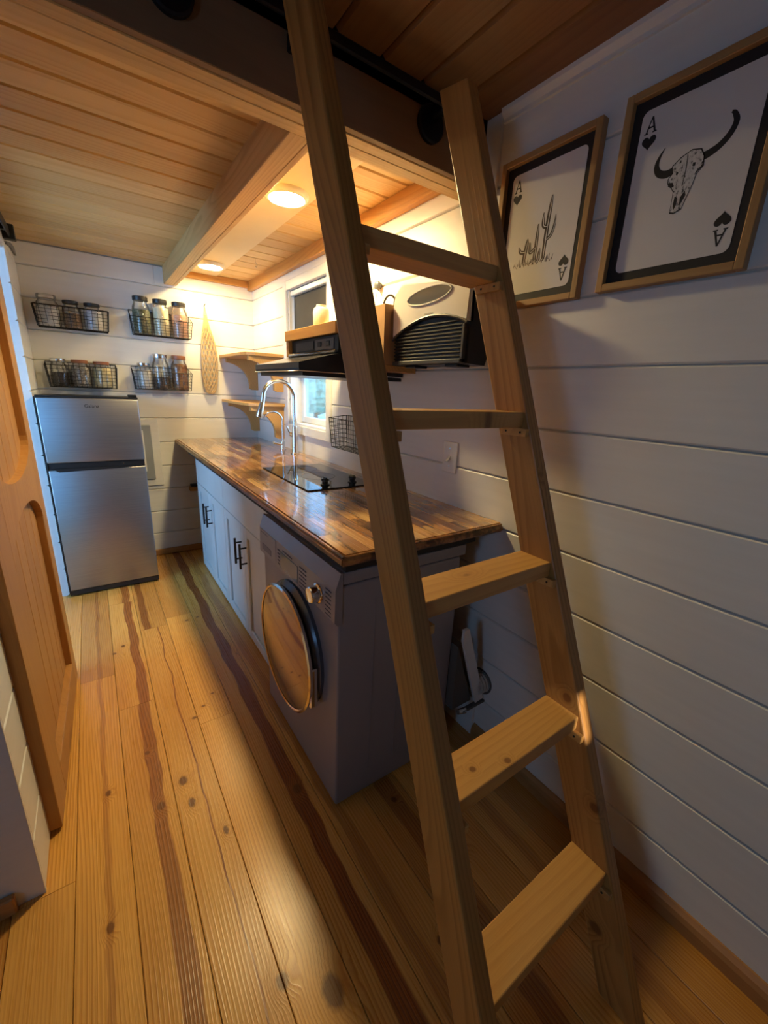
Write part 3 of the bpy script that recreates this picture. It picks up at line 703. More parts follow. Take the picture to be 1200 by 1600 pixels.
mir = plain('mirror_door', (0.25, 0.22, 0.19), 0.06, 1.0, var=0.02)
rim = lathe(B(), [(0.19, 0.031), (0.222, 0.045), (0.2235, 0.054), (0.216, 0.0575), (0.211, 0.055)], (WX0 + 0.001, 1.193, 0.463), 56, '-X', cap=False)
dsc = obj('door', lathe(B(), [(0.19, 0.0312), (0.211, 0.050), (0.211, 0.0535), (0.15, 0.0565), (0.08, 0.058), (0.0, 0.0585)], (WX0 + 0.001, 1.193, 0.463), 56, '-X'), mir, wm, True)
obj('chrome_rim', rim, plain('rim_metal', (0.70, 0.66, 0.62), 0.12, 1.0), dsc, True)
obj('door_grip', bx(WX0 - 0.05, WX0 - 0.024, 0.978, 0.992, 0.36, 0.50, 0.004), M_chrome, dsc)
for xx in (WX0 + 0.05, WX1 - 0.05):
    for yy in (WYa + 0.05, WYb - 0.05): obj('foot', lathe(B(), [(0.02, 0), (0.02, 0.014)], (xx, yy, 0), 12), M_black, wm)

# ================================================================== COOKTOP, TAPS
ck = thing('cooktop', (0.87, 1.83, CZ), 'black glass two burner cooktop set in the counter', 'cooktop')
t = NT('ceran'); t.bsdf((0.012, 0.014, 0.018), 0.03); MATS['ceran'] = t.m
obj('glass_plate', bx(COOK[0], COOK[1], COOK[2], COOK[3], CZ + 0.0004, CZ + 0.0055, 0.0015), t.m, ck)
rg = plain('burner_print', (0.09, 0.10, 0.11), 0.25)
for yy in (1.80, 2.0):
    bm = lathe(B(), [(0.083, 0.0), (0.083, 0.0003), (0.081, 0.0003), (0.081, 0.0)], (0.87, yy, CZ + 0.0056), 40, cap=False)
    obj('burner_ring', bm, rg, ck)
for xx in (0.815, 0.955):
    k = obj('knob', lathe(B(), [(0.021, 0), (0.021, 0.004), (0.014, 0.006), (0.014, 0.017), (0.018, 0.019), (0.018, 0.026), (0.016, 0.029), (0, 0.029)], (xx, 1.615, CZ + 0.0056), 20), M_black, ck, True)
    obj('knob_fin', bx(xx - 0.004, xx + 0.004, 1.598, 1.632, CZ + 0.0346, CZ + 0.041, 0.002), M_black, k)

fa = thing('kitchen_faucet', (1.055, 2.52, CZ), 'tall chrome gooseneck pull down kitchen tap', 'faucet')
obj('base', lathe(B(), [(0.027, 0), (0.027, 0.006), (0.020, 0.010), (0.0185, 0.03), (0.0175, 0.17), (0.014, 0.18)], (1.055, 2.52, CZ), 24), M_nickel, fa, True)
pts = [(1.055, 2.52, CZ + 0.175), (1.055, 2.52, 1.22)]
for k in range(0, 17):
    a = PI * k / 16; pts.append((0.955 + 0.10 * math.cos(a), 2.52, 1.26 + 0.10 * math.sin(a)))
pts = pts[:2] + pts[2:] + [(0.850, 2.52, 1.23)]
obj('gooseneck', tube(B(), pts, 0.0125, 14), M_nickel, fa, True)
obj('spray_head', tube(B(), [(0.850, 2.52, 1.232), (0.842, 2.52, 1.205), (0.836, 2.52, 1.18), (0.828, 2.52, 1.15), (0.826, 2.52, 1.143)], [0.0135, 0.0175, 0.019, 0.021, 0.018], 16), M_nickel, fa, True)
h = obj('valve', tube(B(), [(1.055, 2.52, 1.03), (1.055, 2.575, 1.03)], 0.016, 14), M_nickel, fa, True)
obj('lever', tube(B(), [(1.055, 2.575, 1.03), (1.05, 2.60, 1.045), (1.045, 2.625, 1.075)], [0.008, 0.007, 0.005], 10), M_nickel, h, True)
f2 = thing('filter_faucet', (1.05, 2.72, CZ), 'small slim chrome drinking water tap beside the tall tap', 'faucet')
obj('base', lathe(B(), [(0.022, 0), (0.022, 0.005), (0.015, 0.009), (0.013, 0.055), (0.010, 0.06)], (1.05, 2.72, CZ), 20), M_nickel, f2, True)
pts = [(1.05, 2.72, CZ + 0.055), (1.05, 2.72, 1.08)]
for k in range(0, 13):
    a = PI * 0.95 * k / 12; pts.append((0.985 + 0.065 * math.cos(a), 2.72, 1.105 + 0.06 * math.sin(a)))
obj('spout', tube(B(), pts, 0.006, 10), M_nickel, f2, True)
obj('lever', tube(B(), [(1.05, 2.72, 0.945), (1.01, 2.72, 0.955), (0.985, 2.72, 0.962)], [0.012, 0.008, 0.011], 10), M_nickel, f2, True)

# ================================================================== HOOD AND ITS SHELF
hd = thing('range_hood', (0.9, 1.73, 1.39), 'black range hood with sloped canopy above cooktop', 'range hood')
HY0, HY1 = 1.484, 1.975
hp = [(0.643, 1.386), (0.640, 1.398), (0.640, 1.418), (0.805, 1.462), (1.118, 1.462), (1.118, 1.386)]
cn = obj('canopy', prism_y(hp, HY0, HY1), plain('hood_black', (0.012, 0.012, 0.016), 0.22), hd)
obj('lip', bx(0.637, 1.118, HY0 - 0.0015, HY1 + 0.0015, 1.386, 1.3895, 0.001), M_chrome, cn)
obj('lower_skirt', bx(0.66, 1.118, HY0 + 0.012, HY1 - 0.012, 1.372, 1.3858), M_black, cn)
ub = obj('control_box', bx(0.812, 1.10, HY0 + 0.018, HY1 - 0.018, 1.4625, 1.532), M_black, hd)
obj('chrome_strip', bx(0.792, 0.812, HY0 + 0.016, HY1 - 0.016, 1.4625, 1.476, 0.004), M_chrome, ub)
obj('vent_plate', bx(0.8085, 0.8118, 1.72, 1.90, 1.485, 1.520, 0.001), plain('vent_grey', (0.06, 0.06, 0.065), 0.35), ub)
obj('switch_plate', bx(0.8085, 0.8118, 1.535, 1.700, 1.482, 1.522, 0.001), plain('vent_grey2', (0.13, 0.13, 0.135), 0.3), ub)
for yy in (1.58, 1.655): obj('rocker_switch', bx(0.804, 0.8084, yy - 0.016, yy + 0.016, 1.492, 1.512, 0.002), M_black, ub)
hs = thing('hood_shelf', (0.95, 1.73, 1.40), 'orange wooden box shelf around the top of range hood', 'shelf')
obj('top_board', bx(0.8025, 1.118, HY0 - 0.001, HY1 + 0.012, 1.556, 1.576, 0.001), M_trimY, hs)
obj('front_board', bx(0.788, 0.802, HY0, HY1 + 0.011, 1.5325, 1.575, 0.001), M_trimY, hs)
obj('side_board', bx(0.83, 1.118, HY0 + 0.001, HY0 + 0.016, 1.4625, 1.5555), M_trimY, hs)
obj('side_board', bx(0.795, 1.118, HY1 - 0.016, HY1 + 0.010, 1.4625, 1.5555), M_trimY, hs)
obj('ledge', bx(0.93, 1.118, 1.398, HY0 - 0.002, 1.405, 1.428, 0.001), M_trimY, hs)
bt = thing('white_bottle', (0.885, 1.80, 1.576), 'white plastic bottle standing on the hood shelf', 'bottle')
bc = (0.885, 1.80, 1.576)
mb = plain('bottle_white', (0.62, 0.59, 0.52), 0.35)
obj('bottle_body', lathe(B(), [(0.032, 0), (0.035, 0.004), (0.035, 0.078), (0.030, 0.090), (0.024, 0.093)], bc, 24), mb, bt, True)
obj('cap', lathe(B(), [(0.022, 0.0932), (0.022, 0.103), (0, 0.104)], bc, 18), mb, bt, True)
for k in range(5): obj('cap_prong', bx(bc[0] - 0.012 + 0.006 * k - 0.001, bc[0] - 0.012 + 0.006 * k + 0.001, bc[1] - 0.004, bc[1] + 0.004, bc[2] + 0.104, bc[2] + 0.110), M_black, bt)
pb = thing('paper_bag', (1.03, 1.44, 1.429), 'brown kraft paper bag with dark handles beside heater', 'bag')
kraft = plain('kraft_paper', (0.42, 0.23, 0.09), 0.75, var=0.1, bump=0.2, bscale=30)
bm = B(); bv = []
for zz, e in ((1.4295, 0.0), (1.55, 0.002), (1.645, 0.003)):
    bv.append([bm.verts.new((xx, yy, zz)) for xx, yy in ((0.955 - e, 1.400), (1.10, 1.400 + 0.3 * e), (1.10, 1.478), (0.955 - e, 1.478))])
bm.faces.new(bv[0])
for a, b in zip(bv, bv[1:]):
    for k in range(4): bm.faces.new((a[k], a[(k + 1) % 4], b[(k + 1) % 4], b[k]))
obj('bag_body', bm, kraft, pb)
for yy in (1.402, 1.476):
    pts = [(1.03 + 0.035 * math.cos(PI * k / 10), yy, 1.64 + 0.055 * math.sin(PI * k / 10)) for k in range(11)]
    obj('handle', tube(B(), pts, 0.004, 6), plain('handle_cord', (0.10, 0.08, 0.06), 0.8), pb)

# ================================================================== HEATER
ht = thing('space_heater', (1.05, 1.19, 1.42), 'cream and black wall heater hanging on shiplap behind ladder', 'heater')
HX = 0.992; ya, yb_ = 0.997, 1.390; za, zb_ = 1.425, 1.695
bodyp = [(HX + 0.012, za + 0.002), (HX + 0.008, zb_ - 0.06), (HX + 0.03, zb_ - 0.04), (1.075, zb_ - 0.04), (1.095, za + 0.03), (1.085, za)]
obj('housing', prism_y(bodyp, ya, yb_), M_black, ht)
# front cover: an arch-bottomed, soft-cornered panel
front = []
for k in range(17):
    u = k / 16; front.append((yb_ - (yb_ - ya) * u, za + 0.098 + 0.048 * math.sin(PI * u) ** 0.8 + 0.028 * u))
for k in range(9):
    a = PI / 2 * k / 8; front.append((ya + 0.03 - 0.03 * math.cos(a), zb_ - 0.055 + 0.03 * math.sin(a)))
for k in range(9):
    a = PI / 2 * k / 8; front.append((yb_ - 0.055 + 0.055 * math.sin(a), zb_ + 0.01 - 0.075 + 0.075 * math.cos(a)))
bm = prism_x(front, HX - 0.006, HX + 0.02)
bmesh.ops.bevel(bm, geom=[e for e in bm.edges if abs(e.verts[0].co.x - (HX - 0.006)) < 1e-5 and abs(e.verts[1].co.x - (HX - 0.006)) < 1e-5], offset=0.004, segments=2, affect='EDGES')
cv = obj('front_cover', bm, M_cream, ht)
# oval grip window
el = [(1.192 + 0.114 * math.cos(a), 1.648 + 0.026 * math.sin(a) - 0.005 * math.cos(a)) for a in [2 * PI * k / 28 for k in range(28)]]
ov = obj('grip_window', prism_x(el, HX - 0.0075, HX - 0.005), plain('grip_mirror', (0.62, 0.60, 0.52), 0.12, 0.9), cv)
edge = [(HX - 0.0075, y_, z_) for y_, z_ in el]
obj('grip_rim', tube(B(), edge, 0.003, 6, closed=True), M_cream, ov, True)
obj('grille_back', bx(HX + 0.006, HX + 0.0118, ya + 0.022, yb_ - 0.012, za + 0.018, za + 0.155), M_black, ht)
M_slat = plain('slat_black', (0.008, 0.008, 0.008), 0.6)
gf = plain('grille_frame', (0.055, 0.055, 0.055), 0.4)
obj('grille_frame', bx(HX - 0.004, HX + 0.012, ya + 0.01, ya + 0.022, za + 0.004, za + 0.12, 0.002), gf, ht)
obj('grille_frame', bx(HX - 0.004, HX + 0.012, ya + 0.01, yb_ - 0.004, za + 0.003, za + 0.017, 0.002), gf, ht)
arch = [(HX - 0.004, y_, z_ - 0.004) for y_, z_ in front[:17]]
obj('grille_arch', tube(B(), arch, 0.005, 6), gf, ht, True)
for k in range(10):
    zz = za + 0.026 + k * 0.0118
    obj('grille_slat', bx(HX - 0.001, HX + 0.0105, ya + 0.024, yb_ - 0.008, zz - 0.0024, zz + 0.0024, 0.0008), M_slat, ht)
for yy in (1.07, 1.29): obj('foot', bx(HX + 0.01, HX + 0.07, yy - 0.03, yy + 0.03, za - 0.007, za + 0.0015, 0.002), M_black, ht)
obj('badge', bx(HX - 0.0066, HX - 0.005, 1.160, 1.205, 1.588, 1.593), plain('badge_print', (0.42, 0.40, 0.36), 0.5), cv)
obj('wall_bracket', bx(1.09, XW, 1.10, 1.28, 1.50, 1.60), M_black, ht)

hk = thing('wall_hook', (1.11, 1.69, 1.77), 'small grey wall hook with wire above the paper bag', 'hook')
obj('knob', lathe(B(), [(0.012, 0), (0.012, 0.006), (0.017, 0.010), (0.017, 0.022), (0.012, 0.026), (0, 0.026)], (XW, 1.69, 1.776), 18, '-X'), plain('hook_grey', (0.10, 0.11, 0.12), 0.4), hk, True)
obj('wire', tube(B(), [(1.108, 1.69, 1.762), (1.109, 1.675, 1.74), (1.112, 1.655, 1.72)], 0.0022, 6), M_nickel, hk)
obj('wire', tube(B(), [(1.108, 1.692, 1.762), (1.112, 1.705, 1.74), (1.114, 1.715, 1.71)], 0.0016, 6), M_nickel, hk)

# ================================================================== BLIND
bd = thing('roller_blind', (1.16, 2.48, 1.42), 'dark grey roller blind half lowered in the kitchen window', 'blind')
obj('cassette', bx(1.126, 1.166, WY0 + 0.014, WY1 - 0.014, 1.880, 1.909, 0.004), plain('cassette', (0.62, 0.72, 0.78), 0.3), bd)
obj('fabric', bx(1.148, 1.1495, 2.236, WY1 - 0.022, 1.45, 1.884), plain('blind_fabric', (0.062, 0.062, 0.062), 0.8), bd)
obj('bottom_bar', bx(1.143, 1.153, 2.236, WY1 - 0.022, 1.436, 1.4498, 0.002), plain('cassette', (0.6, 0.7, 0.8)), bd)

# ================================================================== CORNER SHELVES
def corner_shelf(zt, label):
    s = thing('corner_shelf', (1.0, 3.14, zt - 0.2), label, 'shelf', 'corner shelves beside the window')
    poly = [(0.845, 3.462), (1.119, 3.462), (1.119, 2.825), (0.915, 2.825), (0.870, 2.86), (0.850, 2.93)]
    bm = prism_z(poly, zt - 0.020, zt); bmesh.ops.bevel(bm, geom=list(bm.edges), offset=0.002, segments=1, affect='EDGES')
    obj('shelf_board', bm, M_shelf, s)
    for y0 in (2.862, 3.404):
        c = [(1.119, zt - 0.0205), (0.885, zt - 0.0205), (0.885, zt - 0.050)]
        for k in range(15):
            a = PI / 2 * k / 14
            c.append((0.885 + 0.170 * math.sin(a), zt - 0.215 + 0.165 * math.cos(a)))
        c += [(1.055, zt - 0.235), (1.075, zt - 0.245), (1.119, zt - 0.245)]
        obj('corbel', prism_y(c, y0, y0 + 0.034), M_shelf, s)
    return s
corner_shelf(1.535, 'upper pine corner shelf on scrolled corbels')
corner_shelf(1.212, 'lower pine corner shelf just above the counter')

# ================================================================== WIRE BASKETS AND JARS
M_wire = plain('wire', (0.018, 0.017, 0.016), 0.45, 0.5)
def wire_basket(name, c, label, x0, x1, z0, z1, wall='back', depth=0.11, flare=0.012, nx=13, nz=6, r=0.0012, side_up=0.035, group='wall jar baskets'):
    """open basket with its back to the wall; u runs along the wall, d away from it"""
    t = thing(name, c, label, 'basket', group)
    if wall == 'back': P = lambda u, d, z: Vector((u, YB - 0.002 - d, z))
    else: P = lambda u, d, z: Vector((XW - 0.002 - d, u, z))
    f = flare; R = 0.0024
    rim = [P(x0 - f, R, z1 + side_up), P(x0 - f, depth + f, z1), P(x1 + f, depth + f, z1), P(x1 + f, R, z1 + side_up)]
    obj('rim', tube(B(), rim, R, 6, closed=True), M_wire, t)
    bot = [P(x0, R, z0), P(x0, depth, z0), P(x1, depth, z0), P(x1, R, z0)]
    obj('bottom_rim', tube(B(), bot, R * 0.8, 6, closed=True), M_wire, t)
    for (a, b) in ((P(x0, depth, z0), P(x0 - f, depth + f, z1)), (P(x1, depth, z0), P(x1 + f, depth + f, z1)), (P(x0, R, z0), P(x0 - f, R, z1 + side_up)), (P(x1, R, z0), P(x1 + f, R, z1 + side_up))):
        obj('corner_wire', tube(B(), [a, b], R * 0.9, 6), M_wire, t)
    bm = B()
    for k in range(1, nx):
        s = k / nx; ub, ut = x0 + (x1 - x0) * s, x0 - f + (x1 - x0 + 2 * f) * s
        tube(bm, [P(ut, depth + f, z1), P(ub, depth, z0), P(ub, R, z0), P(ut, R, z1 + side_up)], r, 4)
    for k in range(1, nz):
        s = k / nz; z = z0 + (z1 - z0) * s; e = f * s; zb = z0 + (z1 + side_up - z0) * s
        tube(bm, [P(x0 - e, R, zb), P(x0 - e, depth + e, z), P(x1 + e, depth + e, z), P(x1 + e, R, zb)], r, 4)
    for k in range(1, 4):
        d = depth * k / 4
        tube(bm, [P(x0 - f, d + f * k / 4, z1 + side_up * (1 - k / 4)), P(x0, d, z0), P(x1, d, z0), P(x1 + f, d + f * k / 4, z1 + side_up * (1 - k / 4))], r, 4)
    o = obj('wire_grid', bm, M_wire, t)
    return t
def jar(x, z, r, h, label, lid, fill, fillh, fillmat, hollow=False):
    y = YB - 0.004 - 0.060
    t = thing('glass_jar', (x, y, z), label, 'jar', 'pantry jars in the wall baskets')
    nk = r * 0.74; sh = h * 0.80
    obj('glass', lathe(B(), [(r * 0.85, 0.0), (r * 0.97, 0.004), (r, 0.012), (r, sh * 0.80), (r * 0.94, sh * 0.92), (nk, sh * 1.04), (nk, h * 0.9)], (x, y, z), 24, cap=False), M_glassj, t, True)
    obj('contents', lathe(B(), [(r * 0.80, 0.004), (r * 0.93, 0.012), (r * 0.93, min(fillh, sh * 0.8)), (r * 0.90, fillh), (0, fillh + 0.003)], (x, y, z), 20), fillmat, t, True)
    if lid is not None:
        l = obj('lid', lathe(B(), [(nk + 0.004, h * 0.885), (nk + 0.0055, h * 0.90), (nk + 0.0055, h - 0.002), (nk + 0.003, h), (0, h)], (x, y, z), 24), lid, t, True)
    else:
        obj('glass_lid', lathe(B(), [(nk + 0.007, h * 0.86), (nk + 0.008, h * 0.90), (nk + 0.006, h * 0.98), (nk * 0.6, h), (0, h)], (x, y, z), 24, cap=False), M_glassj, t, True)
        obj('seal', lathe(B(), [(nk + 0.005, h * 0.835), (nk + 0.007, h * 0.845), (nk + 0.005, h * 0.86)], (x, y, z), 24, cap=False), M_nickel, t)
def grains(name, a, b, sc):
    t = NT(name); v = t.n('ShaderNodeTexVoronoi'); v.inputs['Scale'].default_value = sc; t.put(v.inputs['Vector'], t.coord())
    s = t.n('ShaderNodeSeparateColor'); t.put(s.inputs[0], v.outputs['Color'])
    t.bsdf(t.mix(s.outputs[0], a, b), 0.7, 0, t.bump(v.outputs['Distance'], 0.6, 0.003)); MATS[name] = t.m; return t.m
g_white = grains('sugar', (0.70, 0.68, 0.63), (0.80, 0.78, 0.74), 300)
g_brown = grains('brown_grain', (0.20, 0.11, 0.05), (0.34, 0.20, 0.10), 180)
g_pale = grains('pale_flour', (0.62, 0.60, 0.62), (0.72, 0.70, 0.70), 260)
g_herb = grains('herb', (0.07, 0.08, 0.04), (0.20, 0.19, 0.11), 120)
g_cream = grains('cream_flour', (0.74, 0.66, 0.44), (0.80, 0.73, 0.54), 300)
g_pink = grains('pink_salt', (0.62, 0.30, 0.19), (0.74, 0.47, 0.34), 150)
g_coffee = grains('coffee', (0.022, 0.017, 0.015), (0.05, 0.035, 0.028), 150)
g_seed = grains('seed', (0.12, 0.10, 0.09), (0.42, 0.38, 0.34), 140)
g_pasta = grains('pasta', (0.62, 0.50, 0.26), (0.74, 0.64, 0.40), 90)
g_nut = grains('nuts', (0.13, 0.05, 0.02), (0.42, 0.20, 0.08), 60)
g_choc = grains('dark_chips', (0.04, 0.025, 0.02), (0.12, 0.08, 0.07), 120)
M_lidb = plain('lid_black', (0.018, 0.018, 0.02), 0.4)
M_lidw = plain('lid_wood', (0.26, 0.10, 0.045), 0.45)
wire_basket('wire_basket', (-0.03, 3.41, 1.60), 'black wire jar basket high on the wall near the barn door', -0.205, 0.150, 1.612, 1.728, side_up=0.018)
wire_basket('wire_basket', (0.46, 3.41, 1.61), 'black wire jar basket high on the wall holding tall black lidded jars', 0.292, 0.640, 1.620, 1.725, side_up=0.05)
wire_basket('wire_basket', (-0.02, 3.41, 1.26), 'black wire jar basket directly above the fridge', -0.195, 0.155, 1.262, 1.392, side_up=0.022)
wire_basket('wire_basket', (0.44, 3.41, 1.26), 'black wire jar basket above the breaker panel', 0.268, 0.612, 1.266, 1.385, side_up=0.03)
wire_basket('wire_basket', (1.06, 1.80, 1.03), 'empty dark wire basket on the wall right of the window', 1.66, 1.95, 1.035, 1.185, wall='right', depth=0.095, side_up=0.012, nx=14, nz=7, r=0.0013, group='wire basket by the window')
jar(-0.145, 1.6145, 0.056, 0.180, 'clear glass clamp jar of white sugar, no dark lid', None, 0, 0.105, g_white)
jar(-0.030, 1.6145, 0.048, 0.158, 'black lidded jar of brown grains beside the clamp jar', M_lidb, 0, 0.085, g_brown)
jar(0.078, 1.6145, 0.050, 0.158, 'black lidded jar of pale flour at its basket end', M_lidb, 0, 0.115, g_pale)
jar(0.350, 1.6225, 0.054, 0.232, 'tall black lidded jar of dark green herbs', M_lidb, 0, 0.15, g_herb)
jar(0.466, 1.6225, 0.052, 0.230, 'tall black lidded jar of cream flour', M_lidb, 0, 0.178, g_cream)
jar(0.582, 1.6225, 0.052, 0.228, 'tall black lidded jar of pink salt', M_lidb, 0, 0.145, g_pink)
jar(-0.140, 1.2645, 0.047, 0.168, 'silver lidded jar of black coffee above fridge', M_nickel, 0, 0.085, g_coffee)
jar(-0.030, 1.2645, 0.053, 0.166, 'brown lidded jar of grey seeds above fridge', M_lidw, 0, 0.12, g_seed)
jar(0.085, 1.2645, 0.053, 0.164, 'brown lidded jar of yellow pasta above fridge', M_lidw, 0, 0.125, g_pasta)
jar(0.328, 1.2685, 0.046, 0.170, 'short silver lidded jar of white sugar', M_nickel, 0, 0.12, g_white)
jar(0.432, 1.2685, 0.055, 0.235, 'tall silver lidded jar part filled with dark chips', M_nickel, 0, 0.085, g_choc)
jar(0.552, 1.2685, 0.055, 0.235, 'tall brown lidded jar full of brown nuts', M_lidw, 0, 0.178, g_nut)

# ---- net bag
nb = thing('net_bag', (0.765, 3.46, 1.25), 'cream cotton string net bag hanging from a wall nail', 'bag')
M_cot = plain('cotton', (0.62, 0.44, 0.22), 0.9, var=0.12)
ctr = [(1.80, 0.004, 0.762), (1.77, 0.012, 0.763), (1.72, 0.022, 0.765), (1.66, 0.038, 0.768), (1.60, 0.050, 0.771), (1.52, 0.056, 0.772), (1.44, 0.056, 0.770), (1.36, 0.052, 0.768), (1.30, 0.044, 0.767), (1.26, 0.030, 0.766), (1.247, 0.008, 0.766)]
def prof_at(s):
    i = min(int(s * (len(ctr) - 1)), len(ctr) - 2); f = s * (len(ctr) - 1) - i
    a, b = ctr[i], ctr[i + 1]; return tuple(p + (q - p) * f for p, q in zip(a, b))
bm = B()
for dirn in (1, -1):
    for k in range(12):
        pts = []
        for j in range(31):
            s = j / 30; z, w, xc = prof_at(s); a = 2 * PI * k / 12 + dirn * s * 5.5
            pts.append((xc + w * math.cos(a), 3.443 + 0.26 * w * math.sin(a), z))
        tube(bm, pts, 0.0030, 4)
obj('netting', bm, M_cot, nb)
obj('strap', tube(B(), [(0.758, 3.44, 1.70), (0.757, 3.45, 1.80), (0.763, 3.452, 1.862), (0.772, 3.45, 1.80), (0.782, 3.44, 1.69)], 0.0045, 6), M_cot, nb)
obj('nail', tube(B(), [(0.764, 3.472, 1.862), (0.764, 3.43, 1.872)], 0.003, 6), M_blackmetal, nb)

# ================================================================== FRAMED CARDS
def poly_ink(par, nm, pts, x, mat, th=0.0004):
    return obj(nm, prism_x(pts, x, x - th), mat, par)
def framed(yr, zr, label, art):
    """yr = (near y, far y); on the wall the card's left side is the far one"""
    y0, y1 = yr; z0, z1 = zr
    t = thing('framed_card', (XW, (y0 + y1) / 2, z0), label, 'picture', 'framed playing card prints')
    fw, X0 = 0.017, XW - 0.024
    obj('frame_side', bx(X0, XW, y0, y0 + fw, z0, z1, 0.0015), M_frame, t); obj('frame_side', bx(X0, XW, y1 - fw, y1, z0, z1, 0.0015), M_frame, t)
    obj('frame_side', bx(X0, XW, y0 + fw, y1 - fw, z0, z0 + fw, 0.0015), M_frameY, t); obj('frame_side', bx(X0, XW, y0 + fw, y1 - fw, z1 - fw, z1, 0.0015), M_frameY, t)
    XM = XW - 0.010
    obj('mat', bx(XM, XW - 0.001, y0 + fw, y1 - fw, z0 + fw, z1 - fw), M_ink, t)
    my, mz = 0.020, 0.022
    a0, a1, b0, b1 = y0 + fw + my, y1 - fw - my, z0 + fw + mz, z1 - fw - mz
    r = 0.014; pts = []
    for (cy, cz, s) in ((a1 - r, b1 - r, 0), (a0 + r, b1 - r, 1), (a0 + r, b0 + r, 2), (a1 - r, b0 + r, 3)):
        for k in range(7):
            a = PI / 2 * (s + k / 6); pts.append((cy + r * math.cos(a), cz + r * math.sin(a)))
    XK = XM - 0.0006
    card = obj('card', prism_x(pts, XK, XM - 0.0001), M_card, t)
    wd, hg = a1 - a0, b1 - b0
    def C(u, v): return (a1 - u * wd, b0 + v * hg)       # u to the right, v up, 0..1
    def S(cu, cv, pts, sc, rot=1): return [C(cu + rot * p[0] * sc / wd, cv + rot * p[1] * sc / hg) for p in pts]
    A = [(-0.5, -0.6), (-0.18, -0.6), (-0.18, -0.52), (-0.27, -0.5), (-0.19, -0.22), (0.17, -0.22), (0.25, -0.5), (0.16, -0.52), (0.16, -0.6), (0.5, -0.6), (0.5, -0.52), (0.41, -0.5), (0.06, 0.62), (-0.05, 0.62), (-0.40, -0.5), (-0.5, -0.52)]
    Ah = [(-0.15, -0.1), (0.13, -0.1), (-0.01, 0.38)]
    heart = [(0.5 * 16 * math.sin(a) ** 3 / 16, 0.5 * (13 * math.cos(a) - 5 * math.cos(2 * a) - 2 * math.cos(3 * a) - math.cos(4 * a)) / 16) for a in [2 * PI * k / 36 for k in range(36)]]
    for cu, cv, rt in ((0.10, 0.905, 1), (0.90, 0.095, -1)):
        poly_ink(card, 'letter', S(cu, cv, A, 0.026, rt), XK, M_ink)
        poly_ink(card, 'letter_counter', S(cu, cv, Ah, 0.026, rt), XK - 0.0004, M_card, 0.0002)
        poly_ink(card, 'heart', S(cu, cv - rt * 0.100, heart, 0.030, rt), XK, M_ink)
    art(card, C, XK)
    return t
def spline(line, n=6):
    out = []
    for i in range(len(line) - 1):
        p0, p1, p2, p3 = line[max(i - 1, 0)], line[i], line[i + 1], line[min(i + 2, len(line) - 1)]
        for k in range(n):
            t_ = k / n
            out.append(tuple(0.5 * (2 * b + (c - a) * t_ + (2 * a - 5 * b + 4 * c - d) * t_ ** 2 + (3 * b - a - 3 * c + d) * t_ ** 3) for a, b, c, d in zip(p0, p1, p2, p3)))
    return out + [line[-1]]
def blob(C, line, w):
    """thick stroke along a line of (u, v, half width) points, as an outline"""
    line = spline(line); L, R = [], []
    for i, (u, v, h) in enumerate(line):
        u0, v0, _ = line[max(i - 1, 0)]; u1, v1, _ = line[min(i + 1, len(line) - 1)]
        du, dv = (u1 - u0), (v1 - v0) * 1.3; l = math.hypot(du, dv) or 1
        nx, ny = -dv / l, du / l / 1.3
        L.append(C(u + nx * h * w, v + ny * h * w)); R.append(C(u - nx * h * w, v - ny * h * w))
    return L + R[::-1]
def skull(card, C, X):
    tb = NT('bone'); nb_ = tb.noise(tb.vm('MULTIPLY', tb.coord(), (1.0, 1.0, 0.6)), 190.0, 4.0, 0.7)
    tb.bsdf(tb.ramp(nb_, [(0.36, (0.02, 0.02, 0.02)), (0.45, (0.55, 0.54, 0.53)), (0.60, (0.66, 0.65, 0.63))]), 0.8); M_bone = tb.m
    for ln in ([(0.40, 0.575, 1.0), (0.33, 0.565, 1.0), (0.26, 0.585, .9), (0.225, 0.63, .75), (0.235, 0.68, .45), (0.275, 0.73, .08)], [(0.585, 0.595, 1.0), (0.66, 0.60, 1.0), (0.74, 0.625, .9), (0.80, 0.67, .85), (0.825, 0.725, .75), (0.80, 0.77, .55), (0.775, 0.785, .3)]):
        poly_ink(card, 'horn', blob(C, ln, 0.030), X, M_ink)
    head = [(0.37, 0.60), (0.43, 0.635), (0.52, 0.66), (0.60, 0.645), (0.635, 0.60), (0.645, 0.54), (0.60, 0.505), (0.585, 0.45), (0.555, 0.38), (0.53, 0.32), (0.47, 0.305), (0.43, 0.315), (0.43, 0.38), (0.425, 0.44), (0.40, 0.47), (0.36, 0.50), (0.355, 0.53), (0.385, 0.555)]
    poly_ink(card, 'skull_outline', [C(u, v) for u, v in head], X, M_ink, 0.0004)
    cu, cv = 0.50, 0.50
    poly_ink(card, 'skull_face', [C(cu + (u - cu) * 0.94, cv + (v - cv) * 0.955) for u, v in head], X - 0.0004, M_bone, 0.0002)
    for pts in ([(0.365, 0.505), (0.405, 0.500), (0.425, 0.475), (0.40, 0.468), (0.37, 0.485)], [(0.585, 0.505), (0.64, 0.54), (0.645, 0.565), (0.625, 0.545), (0.59, 0.52)], [(0.45, 0.41), (0.475, 0.40), (0.48, 0.36), (0.465, 0.33), (0.45, 0.36)], [(0.50, 0.395), (0.53, 0.43), (0.545, 0.40), (0.52, 0.36), (0.505, 0.34)],
                [(0.49, 0.63), (0.497, 0.63), (0.505, 0.55), (0.50, 0.46), (0.493, 0.46), (0.497, 0.55)], [(0.42, 0.56), (0.44, 0.55), (0.435, 0.535), (0.42, 0.54)], [(0.55, 0.58), (0.575, 0.575), (0.57, 0.555), (0.55, 0.56)]):
        poly_ink(card, 'skull_mark', [C(u, v) for u, v in pts], X - 0.0006, M_ink, 0.0002)
